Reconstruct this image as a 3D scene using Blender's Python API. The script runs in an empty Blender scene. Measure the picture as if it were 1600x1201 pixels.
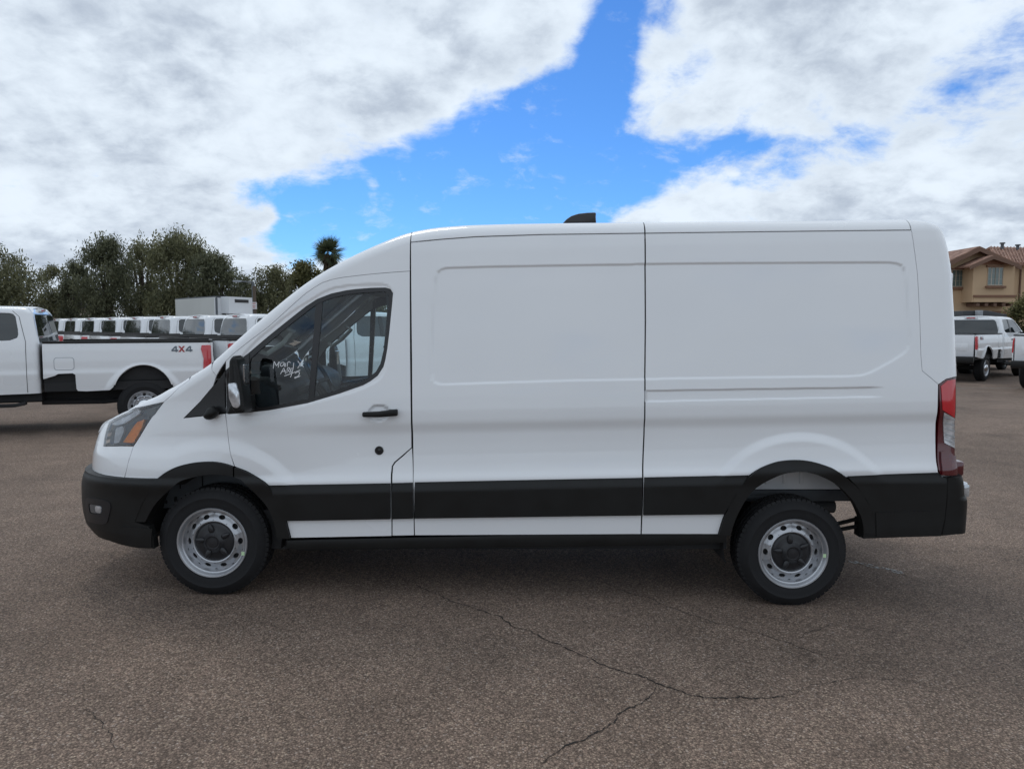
import bpy, bmesh, math, random
import numpy as np
from mathutils import Vector
from mathutils.geometry import tessellate_polygon

# ------------------------------------------------------------------ camera
F_PX, CX, CY = 1150.0, 800.0, 600.5          # focal length and centre in a 1600 px wide picture
PITCH = math.radians(4.6)
CAM_H = 1.765
sc = bpy.context.scene
cam = bpy.data.cameras.new('camera')
cam.sensor_width = 36.0
cam.lens = 36.0 * F_PX / 1600.0
cam.clip_end = 5000
cam_ob = bpy.data.objects.new('camera', cam)
sc.collection.objects.link(cam_ob)
cam_ob.location = (0, 0, CAM_H)
cam_ob.rotation_euler = (math.radians(90) - PITCH, 0, 0)
sc.camera = cam_ob

# ------------------------------------------------------------------ view, sun, sky
sc.view_settings.view_transform = 'Standard'
sc.view_settings.look = 'None'
sc.view_settings.gamma = 1
sc.view_settings.use_curve_mapping = False
sc.view_settings.exposure = 0.06
SUN_EL, SUN_AZ = math.radians(58), math.radians(-28)     # azimuth from +Y towards +X: behind the van
sun = bpy.data.lights.new('sun', 'SUN')
sun.energy = 0.55
sun.angle = math.radians(18)
sun.color = (1.0, 0.95, 0.88)
sun_ob = bpy.data.objects.new('sun', sun)
sc.collection.objects.link(sun_ob)
sdir = Vector((math.sin(SUN_AZ) * math.cos(SUN_EL), math.cos(SUN_AZ) * math.cos(SUN_EL), math.sin(SUN_EL)))
sun_ob.rotation_euler = sdir.to_track_quat('Z', 'Y').to_euler()
sun_ob.location = (0, 0, 30)


def ray(px, py):
    u, v = (px - CX) / F_PX, (CY - py) / F_PX
    c, s = math.cos(PITCH), math.sin(PITCH)
    return np.array([u, c + v * s, -s + v * c])


def at(px, py, Y):
    d = ray(px, py)
    return np.array([0, 0, CAM_H]) + d * (Y / d[1])


def proj(P):
    P = np.asarray(P, float)
    c, s = math.cos(PITCH), math.sin(PITCH)
    z = P[..., 2] - CAM_H
    dep = P[..., 1] * c - z * s
    up = P[..., 1] * s + z * c
    return np.stack([CX + F_PX * P[..., 0] / dep, CY - F_PX * up / dep], -1)


def make_world():
    w = bpy.data.worlds.new('World')
    sc.world = w
    w.use_nodes = True
    nt = w.node_tree
    nt.nodes.clear()
    N = nt.nodes.new

    def L(a, b):
        nt.links.new(a, b)

    def m(op, a, b=None, c=None, clamp=False):
        n = N('ShaderNodeMath'); n.operation = op; n.use_clamp = clamp
        for i, v in enumerate((a, b, c)):
            if v is None: continue
            if isinstance(v, (int, float)): n.inputs[i].default_value = v
            else: L(v, n.inputs[i])
        return n.outputs[0]

    def noise(vec, scale, detail, rough, dist=0.0):
        n = N('ShaderNodeTexNoise'); n.inputs['Scale'].default_value = scale
        n.inputs['Detail'].default_value = detail; n.inputs['Roughness'].default_value = rough
        n.inputs['Distortion'].default_value = dist
        L(vec, n.inputs['Vector']); return n.outputs['Fac']

    def maprange(v, a, b, c, d, smooth=True):
        n = N('ShaderNodeMapRange'); n.interpolation_type = 'SMOOTHSTEP' if smooth else 'LINEAR'
        L(v, n.inputs['Value'])
        for k, x in zip(('From Min', 'From Max', 'To Min', 'To Max'), (a, b, c, d)): n.inputs[k].default_value = x
        return n.outputs['Result']

    tc = N('ShaderNodeTexCoord')
    D = tc.outputs['Generated']
    sky = N('ShaderNodeTexSky'); sky.sky_type = 'NISHITA'; sky.sun_disc = False
    sky.sun_elevation = SUN_EL; sky.sun_rotation = SUN_AZ
    sky.air_density = 1.0; sky.dust_density = 0.1; sky.ozone_density = 3.5; sky.altitude = 300
    sp = N('ShaderNodeSeparateXYZ'); L(D, sp.inputs[0])
    zc = m('ADD', m('MAXIMUM', sp.outputs['Z'], 0.0), 0.40)
    cb = N('ShaderNodeCombineXYZ')
    L(m('DIVIDE', sp.outputs['X'], zc), cb.inputs[0]); L(m('DIVIDE', sp.outputs['Y'], zc), cb.inputs[1])
    pl = cb.outputs[0]
    # clear gaps between the clouds: directions where the cover is broken
    gaps = [(968, 10, 30, .55), (962, 60, 30, .6), (945, 105, 34, .6), (915, 150, 42, .7), (880, 200, 55, .8), (845, 250, 70, .85), (905, 265, 70, .8), (940, 300, 55, .6), (770, 275, 62, .75),
            (700, 300, 62, .8), (630, 325, 52, .75), (560, 335, 45, .75), (490, 335, 38, .65), (430, 330, 30, .4), (385, 318, 25, .3), (470, 375, 38, .5),
            (560, 372, 40, .5), (820, 310, 70, .7), (740, 335, 55, .65), (1060, 235, 30, .40), (1110, 232, 32, .40), (1165, 228, 34, .40), (1225, 238, 36, .38), (1290, 235, 34, .33), (1350, 225, 30, .25), (1285, 158, 22, .35), (1440, 150, 36, .12), (1540, 160, 36, .10), (1010, 255, 30, .45), (1590, 30, 36, .2), (1535, 10, 40, .15), (1000, 320, 30, .3), (1050, 18, 26, .25), (405, 339, 20, -.5), (425, 337, 14, -.4), (585, 293, 12, -.45), (990, 335, 34, -.7), (640, 352, 12, -.5), (960, 215, 26, -.35), (905, 108, 22, -.35), (770, 222, 18, -.3), (640, 262, 20, -.25)]
    tot = None
    for (px, py, r, a) in gaps:
        if a == 0: continue
        d = ray(px, py); d = d / np.linalg.norm(d)
        dp = N('ShaderNodeVectorMath'); dp.operation = 'DOT_PRODUCT'
        L(D, dp.inputs[0]); dp.inputs[1].default_value = tuple(d)
        k = 1.0 / ((r * 0.95 / 1220.0) ** 2)
        e = m('EXPONENT', m('MULTIPLY', m('SUBTRACT', dp.outputs['Value'], 1.0), k))
        tot = m('MULTIPLY', e, a) if tot is None else m('MULTIPLY_ADD', e, a, tot)
    tot = m('MINIMUM', tot, 0.95)
    n1 = noise(pl, 2.9, 12.0, 0.58, 0.25)
    n2 = noise(pl, 11.0, 10.0, 0.64, 0.25)
    cov = m('ADD', m('MULTIPLY', n1, 0.86), m('MULTIPLY', n2, 0.36))
    ahead = maprange(sp.outputs['Y'], 0.15, 0.78, 0.05, 0.12)      # the bank of cloud lies ahead, the rest of the sky is more broken
    dens = m('SUBTRACT', m('ADD', cov, ahead), m('MULTIPLY', tot, 0.46))
    alpha = m('MAXIMUM', maprange(dens, 0.435, 0.64, 0.0, 1.0), maprange(m('ADD', n2, m('MULTIPLY', n1, .5)), 0.78, 1.02, 0.0, 0.45))
    # light and dark of the cloud deck
    n3 = noise(pl, 3.6, 10.0, 0.55, 0.25)
    n4 = noise(pl, 16.0, 8.0, 0.6, 0.25)
    sh = m('ADD', m('MULTIPLY', n3, 0.7), m('MULTIPLY', n4, 0.3))
    thick = maprange(dens, 0.58, 0.85, 0.0, 1.0)
    shade = m('MULTIPLY', maprange(sh, 0.37, 0.62, 0.0, 1.0), m('MULTIPLY_ADD', thick, 0.75, 0.25))
    cr = N('ShaderNodeMix'); cr.data_type = 'RGBA'
    L(shade, cr.inputs[0])
    cr.inputs[6].default_value = (0.795, 0.885, 0.98, 1)
    cr.inputs[7].default_value = (0.435, 0.505, 0.61, 1)
    # Nishita at strength 0.1, a touch bluer as the phone records it
    tint = N('ShaderNodeMix'); tint.data_type = 'RGBA'; tint.blend_type = 'MULTIPLY'; tint.inputs[0].default_value = 1
    L(sky.outputs[0], tint.inputs[6]); tint.inputs[7].default_value = (0.43, 0.76, 1.15, 1)
    b1 = N('ShaderNodeBackground'); L(tint.outputs[2], b1.inputs[0]); b1.inputs[1].default_value = 0.12
    b2 = N('ShaderNodeBackground'); L(cr.outputs[2], b2.inputs[0]); b2.inputs[1].default_value = 1.0
    mx = N('ShaderNodeMixShader'); L(alpha, mx.inputs[0]); L(b1.outputs[0], mx.inputs[1]); L(b2.outputs[0], mx.inputs[2])
    out = N('ShaderNodeOutputWorld'); L(mx.outputs[0], out.inputs[0])


make_world()

# ------------------------------------------------------------------ materials
MATS = {}


def mat(name, col, rough=0.5, metal=0.0, coat=0.0, spec=0.5, var=0.0, vscale=4.0, bump=0.0, bscale=60.0, emit=None, coords='Object', grime=0.0):
    if name in MATS: return MATS[name]
    M = bpy.data.materials.new(name); M.use_nodes = True
    nt = M.node_tree; b = nt.nodes['Principled BSDF']
    b.inputs['Base Color'].default_value = (*col, 1); b.inputs['Roughness'].default_value = rough
    b.inputs['Metallic'].default_value = metal; b.inputs['Coat Weight'].default_value = coat
    b.inputs['Coat Roughness'].default_value = 0.04
    b.inputs['Specular IOR Level'].default_value = spec
    tc = nt.nodes.new('ShaderNodeTexCoord')
    if var > 0:
        n = nt.nodes.new('ShaderNodeTexNoise'); n.inputs['Scale'].default_value = vscale; n.inputs['Detail'].default_value = 6
        nt.links.new(tc.outputs[coords], n.inputs['Vector'])
        mr = nt.nodes.new('ShaderNodeMapRange'); mr.inputs['From Min'].default_value = .3; mr.inputs['From Max'].default_value = .7
        mr.inputs['To Min'].default_value = 1 - var; mr.inputs['To Max'].default_value = 1 + var
        nt.links.new(n.outputs['Fac'], mr.inputs['Value'])
        mx = nt.nodes.new('ShaderNodeMix'); mx.data_type = 'RGBA'; mx.blend_type = 'MULTIPLY'; mx.inputs[0].default_value = 1
        mx.inputs[6].default_value = (*col, 1)
        nt.links.new(mr.outputs[0], mx.inputs[7]); nt.links.new(mx.outputs[2], b.inputs['Base Color'])
        mr2 = nt.nodes.new('ShaderNodeMapRange'); mr2.inputs['From Min'].default_value = .3; mr2.inputs['From Max'].default_value = .7
        mr2.inputs['To Min'].default_value = rough * .85; mr2.inputs['To Max'].default_value = min(1, rough * 1.15)
        nt.links.new(n.outputs['Fac'], mr2.inputs['Value']); nt.links.new(mr2.outputs[0], b.inputs['Roughness'])
    if bump > 0:
        n = nt.nodes.new('ShaderNodeTexNoise'); n.inputs['Scale'].default_value = bscale; n.inputs['Detail'].default_value = 4
        nt.links.new(tc.outputs[coords], n.inputs['Vector'])
        bp = nt.nodes.new('ShaderNodeBump'); bp.inputs['Strength'].default_value = bump; bp.inputs['Distance'].default_value = 0.01
        nt.links.new(n.outputs['Fac'], bp.inputs['Height']); nt.links.new(bp.outputs[0], b.inputs['Normal'])
    MATS[name] = M
    return M


def glass_mat(name, tint, refl=1.0):
    M = bpy.data.materials.new(name); M.use_nodes = True
    nt = M.node_tree; nt.nodes.clear()
    tr = nt.nodes.new('ShaderNodeBsdfTransparent'); tr.inputs[0].default_value = (*tint, 1)
    gl = nt.nodes.new('ShaderNodeBsdfGlossy'); gl.inputs['Roughness'].default_value = 0.0
    gl.inputs[0].default_value = (1, 1, 1, 1)
    fr = nt.nodes.new('ShaderNodeFresnel'); fr.inputs['IOR'].default_value = 1.5
    k = nt.nodes.new('ShaderNodeMath'); k.operation = 'MULTIPLY'; k.inputs[1].default_value = refl; k.use_clamp = True
    mx = nt.nodes.new('ShaderNodeMixShader'); out = nt.nodes.new('ShaderNodeOutputMaterial')
    nt.links.new(fr.outputs[0], k.inputs[0]); nt.links.new(k.outputs[0], mx.inputs[0])
    nt.links.new(tr.outputs[0], mx.inputs[1]); nt.links.new(gl.outputs[0], mx.inputs[2]); nt.links.new(mx.outputs[0], out.inputs[0])
    MATS[name] = M
    return M


WHITE = mat('white_paint', (.80, .81, .82), .24, coat=.9, var=.012, vscale=1.5)
TWHITE = mat('white_truck_paint', (.79, .80, .81), .30, coat=.8, var=.015, vscale=1.2)
BLACKPL = mat('black_plastic', (.0095, .0095, .0092), .48, spec=.32, var=.12, vscale=7, bump=.05, bscale=500)
DARKPL = mat('dark_trim', (.012, .012, .014), .38)
SATIN = mat('satin_black', (.015, .015, .016), .28)
RUBBER = mat('tyre_rubber', (.014, .014, .015), .75, spec=.3, var=.2, vscale=14, bump=.05, bscale=220)
SILVER = mat('silver_wheel_paint', (.46, .47, .49), .36, metal=.75, var=.04, vscale=5)
CAPBLK = mat('cap_black', (.016, .016, .018), .42)
UNDER = mat('underbody', (.018, .018, .019), .8, var=.3, vscale=9)
GREYPAN = mat('primer_grey', (.30, .32, .34), .6, var=.15, vscale=6)
FRAMEG = mat('frame_grey', (.10, .11, .12), .6, var=.2, vscale=7)
RED = mat('red_lens', (.52, .010, .018), .10, coat=1, spec=.6)
DRED = mat('dark_red_lens', (.085, .004, .008), .16, coat=1)
CLEARL = mat('clear_lens', (.62, .64, .67), .12, metal=.6, coat=1, var=.35, vscale=30)
AMBER = mat('amber_lens', (.95, .30, .015), .18, coat=1, var=.12, vscale=40)
LAMPSIL = mat('lamp_silver', (.62, .64, .67), .25, coat=1, var=.2, vscale=25)  # pale base instead of chrome: reflected brightness put into the colour
CHROME = mat('chrome', (.8, .81, .83), .08, metal=1)
LAMPBLK = mat('lamp_housing', (.075, .08, .088), .25, coat=.5)
CABIN = mat('cabin_plastic', (.022, .022, .025), .6, var=.15, vscale=8)
CABING = mat('cabin_grey', (.055, .057, .062), .7, var=.15, vscale=8)
BEIGE = mat('pillar_trim', (.46, .45, .41), .7)
SEATM = mat('seat_fabric', (.018, .018, .021), .85, var=.2, vscale=30, bump=.2, bscale=300)
CHALK = mat('white_marker', (.85, .85, .86), .6)
STICK = mat('green_sticker', (.52, .70, .42), .6)
TGLASS = mat('tinted_glass', (.010, .016, .018), .02, spec=.9)
GLASS = glass_mat('window_glass', (.76, .86, .88), 1.0)
WGLASS = glass_mat('windscreen_glass', (.78, .85, .85), 1.2)
LENS = glass_mat('lamp_glass', (.93, .94, .95), 1.6)

# ------------------------------------------------------------------ object helpers
COL = sc.collection


def tag(o, label=None, cat=None, group=None, kind=None):
    if label: o['label'] = label
    if cat: o['category'] = cat
    if group: o['group'] = group
    if kind: o['kind'] = kind
    return o


def empty(name, loc=(0, 0, 0), rz=0.0):
    o = bpy.data.objects.new(name, None); COL.objects.link(o)
    o.location = loc; o.rotation_euler = (0, 0, rz); o.empty_display_size = .2
    return o


def base_of(o):
    """world offset of an unrotated chain of parents"""
    v = np.zeros(3)
    while o is not None:
        v += np.array(o.location); o = o.parent
    return v


def mesh_obj(name, V, Fc, m, parent=None, normals=None, smooth=True):
    V = np.asarray(V, float)
    if parent is not None: V = V - base_of(parent)
    me = bpy.data.meshes.new(name)
    me.from_pydata(V.tolist(), [], [list(map(int, f)) for f in Fc])
    mats = m if isinstance(m, (list, tuple)) else [m]
    for k in mats: me.materials.append(k)
    me.polygons.foreach_set('use_smooth', [smooth] * len(me.polygons))
    me.update()
    if normals is not None:
        try:
            me.normals_split_custom_set_from_vertices([tuple(n) for n in normals])
        except Exception as ex:
            print('normals', name, ex)
    o = bpy.data.objects.new(name, me); COL.objects.link(o)
    if parent is not None: o.parent = parent
    return o


class MB:
    """collects boxes, tubes and lathes into one mesh"""
    def __init__(self):
        self.V = []; self.F = []

    def add(self, V, Fc):
        b = len(self.V)
        self.V += [tuple(v) for v in V]; self.F += [[i + b for i in f] for f in Fc]
        return self

    def box(self, a, b, bev=0.0):
        (x0, y0, z0), (x1, y1, z1) = a, b
        if bev <= 0:
            V = [(x0, y0, z0), (x1, y0, z0), (x1, y1, z0), (x0, y1, z0), (x0, y0, z1), (x1, y0, z1), (x1, y1, z1), (x0, y1, z1)]
            return self.add(V, [(0, 3, 2, 1), (4, 5, 6, 7), (0, 1, 5, 4), (1, 2, 6, 5), (2, 3, 7, 6), (3, 0, 4, 7)])
        bm = bmesh.new(); bmesh.ops.create_cube(bm, size=1)
        for v in bm.verts:
            v.co = Vector(((x0 + x1) / 2 + v.co.x * (x1 - x0), (y0 + y1) / 2 + v.co.y * (y1 - y0), (z0 + z1) / 2 + v.co.z * (z1 - z0)))
        bmesh.ops.bevel(bm, geom=bm.edges[:], offset=bev, segments=2, affect='EDGES', profile=.5)
        return self.bm(bm)

    def bm(self, bm):
        bm.verts.index_update()
        V = [tuple(v.co) for v in bm.verts]; Fc = [[v.index for v in f.verts] for f in bm.faces]
        bm.free()
        return self.add(V, Fc)

    def prism(self, poly, y0, y1, bev=0.0, seg=2):
        """poly of (x,z) extruded along y"""
        bm = bmesh.new()
        a = [bm.verts.new((x, y0, z)) for x, z in poly]; b = [bm.verts.new((x, y1, z)) for x, z in poly]
        n = len(poly)
        bm.faces.new(a); bm.faces.new(b[::-1])
        for i in range(n): bm.faces.new((a[i], b[i], b[(i + 1) % n], a[(i + 1) % n]))
        bmesh.ops.recalc_face_normals(bm, faces=bm.faces[:])
        if bev > 0: bmesh.ops.bevel(bm, geom=bm.edges[:], offset=bev, segments=seg, affect='EDGES', profile=.5)
        return self.bm(bm)

    def prismx(self, poly, x0, x1, bev=0.0):
        """poly of (y,z) extruded along x"""
        k = len(self.V)
        self.prism(poly, x0, x1, bev)
        for i in range(k, len(self.V)):
            x, y, z = self.V[i]; self.V[i] = (y, x, z)
        return self

    def tube(self, pts, r, n=8, closed=False):
        pts = [Vector(p) for p in pts]
        rr = r if isinstance(r, (list, tuple)) else [r] * len(pts)
        V = []; Fc = []
        up = Vector((0.13, 0.37, 1)).normalized()
        for i, p in enumerate(pts):
            a = pts[max(i - 1, 0)] if not closed else pts[i - 1]
            b = pts[min(i + 1, len(pts) - 1)] if not closed else pts[(i + 1) % len(pts)]
            d = (b - a).normalized()
            s = d.cross(up)
            if s.length < 1e-4: s = d.cross(Vector((1, 0, 0)))
            s.normalize(); t = d.cross(s)
            for k in range(n):
                an = 2 * math.pi * k / n
                V.append(p + (s * math.cos(an) + t * math.sin(an)) * rr[i])
        m_ = len(pts)
        for i in range(m_ if closed else m_ - 1):
            j = (i + 1) % m_
            for k in range(n): Fc.append((i * n + k, i * n + (k + 1) % n, j * n + (k + 1) % n, j * n + k))
        if not closed:
            Fc.append(tuple(range(n))[::-1]); Fc.append(tuple((m_ - 1) * n + k for k in range(n)))
        return self.add(V, Fc)

    def lathe_y(self, prof, c, n=64, closed=False):
        """prof of (r, y) turned about the y axis through c"""
        V = []; Fc = []
        m_ = len(prof)
        for k in range(n):
            a = 2 * math.pi * k / n
            for r, y in prof: V.append((c[0] + r * math.cos(a), c[1] + y, c[2] + r * math.sin(a)))
        for k in range(n):
            j = (k + 1) % n
            for i in range(m_ - 1): Fc.append((k * m_ + i, j * m_ + i, j * m_ + i + 1, k * m_ + i + 1))
        return self.add(V, Fc)

    def build(self, name, m, parent=None, smooth=False):
        o = mesh_obj(name, self.V, self.F, m, parent, smooth=smooth)
        if smooth:
            me = o.data
            try:
                me.set_sharp_from_angle(angle=math.radians(38))
            except Exception: pass
        return o


def copy_tree(o, parent=None):
    c = o.copy(); COL.objects.link(c); c.parent = parent
    for ch in list(o.children): copy_tree(ch, c)
    return c


def mirror_part(o):
    """the same part on the other side of its vehicle (the parent's xz plane)"""
    c = o.copy(); COL.objects.link(c); c.parent = o.parent
    c.scale = (1, -1, 1)
    for ch in list(o.children):
        if 'writing' in ch.name: continue
        d = ch.copy(); COL.objects.link(d); d.parent = c
    return c


# ------------------------------------------------------------------ curved vehicle skins
def smoothstep(a, b, x):
    t = np.clip((x - a) / (b - a), 0, 1); return t * t * (3 - 2 * t)


def smooth_table(pts, sig=.012, h=.002, lo=None, hi=None):
    xs = np.array([p[0] for p in pts]); ys = np.array([p[1] for p in pts])
    g = np.arange(xs[0] - .3, xs[-1] + .3, h); v = np.interp(g, xs, ys)
    k = np.arange(-int(4 * sig / h) - 1, int(4 * sig / h) + 2) * h; kw = np.exp(-k * k / (2 * sig * sig)); kw /= kw.sum()
    pad = len(k) // 2
    vv = np.concatenate([np.full(pad, v[0]), v, np.full(pad, v[-1])])
    v = np.convolve(vv, kw, 'valid')
    return lambda x: np.interp(x, g, v)


def poly_sdf(poly, X, Z):
    """signed distance, positive inside"""
    P = np.asarray(poly, float); n = len(P)
    d = np.full(X.shape, 1e9); ins = np.zeros(X.shape, bool)
    for i in range(n):
        a, b = P[i], P[(i + 1) % n]
        e = b - a; L2 = e @ e
        if L2 < 1e-14: continue
        t = np.clip(((X - a[0]) * e[0] + (Z - a[1]) * e[1]) / L2, 0, 1)
        d = np.minimum(d, (X - a[0] - t * e[0]) ** 2 + (Z - a[1] - t * e[1]) ** 2)
        c = (a[1] > Z) != (b[1] > Z)
        with np.errstate(divide='ignore', invalid='ignore'):
            xi = a[0] + (Z - a[1]) / (e[1] if abs(e[1]) > 1e-12 else 1e-12) * e[0]
        ins ^= c & (X < xi)
    return np.where(ins, 1, -1) * np.sqrt(d)


def round_poly(pts, rads, n=6):
    """round the corners of a polygon; rads one number or a list"""
    P = [np.array(p, float) for p in pts]; out = []
    for i, p in enumerate(P):
        r = rads if isinstance(rads, (int, float)) else rads[i]
        a = P[i - 1] - p; b = P[(i + 1) % len(P)] - p
        la, lb = np.linalg.norm(a), np.linalg.norm(b)
        k = min(r, la * .48, lb * .48)
        if k < 1e-6: out.append(tuple(p)); continue
        A = p + a / la * k; B = p + b / lb * k
        for j in range(n + 1):
            t = j / n; out.append(tuple((1 - t) ** 2 * A + 2 * t * (1 - t) * p + t * t * B))
    return out


def spline(pts, n=5):
    """Catmull-Rom through an open run of points"""
    P = [np.array(p, float) for p in pts]; P = [2 * P[0] - P[1]] + P + [2 * P[-1] - P[-2]]
    out = []
    for i in range(1, len(P) - 2):
        for k in range(n):
            t = k / n; a, b, c, d = P[i - 1], P[i], P[i + 1], P[i + 2]
            out.append(tuple(.5 * (2 * b + (c - a) * t + (2 * a - 5 * b + 4 * c - d) * t * t + (3 * b - a - 3 * c + d) * t ** 3)))
    out.append(tuple(P[-2]))
    return out


def offset_poly(poly, d):
    """shrink (d>0) a polygon"""
    P = np.asarray(poly, float); n = len(P)
    area = 0.5 * sum(P[i][0] * P[(i + 1) % n][1] - P[(i + 1) % n][0] * P[i][1] for i in range(n))
    sg = 1 if area > 0 else -1
    out = []
    for i in range(n):
        a, p, b = P[i - 1], P[i], P[(i + 1) % n]
        e1 = p - a; e2 = b - p
        l1, l2 = np.linalg.norm(e1), np.linalg.norm(e2)
        if l1 < 1e-9 or l2 < 1e-9: out.append(p); continue
        n1 = np.array([-e1[1], e1[0]]) / l1 * sg; n2 = np.array([-e2[1], e2[0]]) / l2 * sg
        m_ = n1 + n2; q = m_ @ m_
        m_ = n1 if q < .3 else m_ / q * 2
        out.append(p + m_ * d)
    return [tuple(p) for p in out]


def clip_half(poly, ax, val, keep_greater):
    out = []; n = len(poly)
    for i in range(n):
        a, b = poly[i], poly[(i + 1) % n]
        ia = (a[ax] >= val) if keep_greater else (a[ax] <= val)
        ib = (b[ax] >= val) if keep_greater else (b[ax] <= val)
        if ia: out.append(a)
        if ia != ib:
            t = (val - a[ax]) / (b[ax] - a[ax])
            o = 1 - ax
            q = [0, 0]; q[ax] = val; q[o] = a[o] + t * (b[o] - a[o]); out.append(tuple(q))
    return out


def grid_clip(poly, ds, dt, hole=None):
    """cells of a regular grid clipped to a polygon (minus a hole) -> verts (s,t), faces"""
    P = np.asarray(poly, float)
    s0, t0 = P.min(0); s1, t1 = P.max(0)
    ns = max(1, int(math.ceil((s1 - s0) / ds))); nt_ = max(1, int(math.ceil((t1 - t0) / dt)))
    gs = np.linspace(s0 - 1e-4, s1 + 1e-4, ns + 1); gt = np.linspace(t0 - 1e-4, t1 + 1e-4, nt_ + 1)
    cs = (gs[:-1] + gs[1:]) / 2; ct = (gt[:-1] + gt[1:]) / 2
    X, Z = np.meshgrid(cs, ct, indexing='ij')
    half = .51 * math.hypot(gs[1] - gs[0], gt[1] - gt[0])
    sd = poly_sdf(poly, X, Z)
    hs = poly_sdf(hole, X, Z) if hole else np.full(X.shape, -1e9)
    key = {}; V = []; Fc = []

    def vid(p):
        k = (round(p[0] * 2e5), round(p[1] * 2e5))
        if k not in key:
            key[k] = len(V); V.append((p[0], p[1]))
        return key[k]
    rings = [[Vector((p[0], p[1], 0)) for p in poly]] + ([[Vector((p[0], p[1], 0)) for p in hole]] if hole else [])
    flat = [tuple(p) for p in poly] + ([tuple(p) for p in hole] if hole else [])
    tris = [[flat[i] for i in t] for t in tessellate_polygon(rings)]
    for i in range(ns):
        strips = None
        for j in range(nt_):
            if sd[i, j] < -half or hs[i, j] > half: continue
            if sd[i, j] > half and hs[i, j] < -half:
                Fc.append([vid((gs[i], gt[j])), vid((gs[i + 1], gt[j])), vid((gs[i + 1], gt[j + 1])), vid((gs[i], gt[j + 1]))])
                continue
            if strips is None:
                strips = []
                for tr in tris:
                    if max(p[0] for p in tr) < gs[i] or min(p[0] for p in tr) > gs[i + 1]: continue
                    c = clip_half(clip_half(tr, 0, gs[i], True), 0, gs[i + 1], False)
                    if len(c) >= 3: strips.append((min(p[1] for p in c), max(p[1] for p in c), c))
            for lo, hi, st in strips:
                if hi < gt[j] or lo > gt[j + 1]: continue
                c = clip_half(clip_half(st, 1, gt[j], True), 1, gt[j + 1], False)
                ids = []
                for p in c:
                    q = vid(p)
                    if q not in ids: ids.append(q)
                if len(ids) < 3: continue
                A = sum(V[ids[k]][0] * V[ids[(k + 1) % len(ids)]][1] - V[ids[(k + 1) % len(ids)]][0] * V[ids[k]][1] for k in range(len(ids)))
                if abs(A) < 1e-9: continue
                if A < 0: ids = ids[::-1]
                Fc.append(ids)
    return np.array(V), Fc


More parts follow.
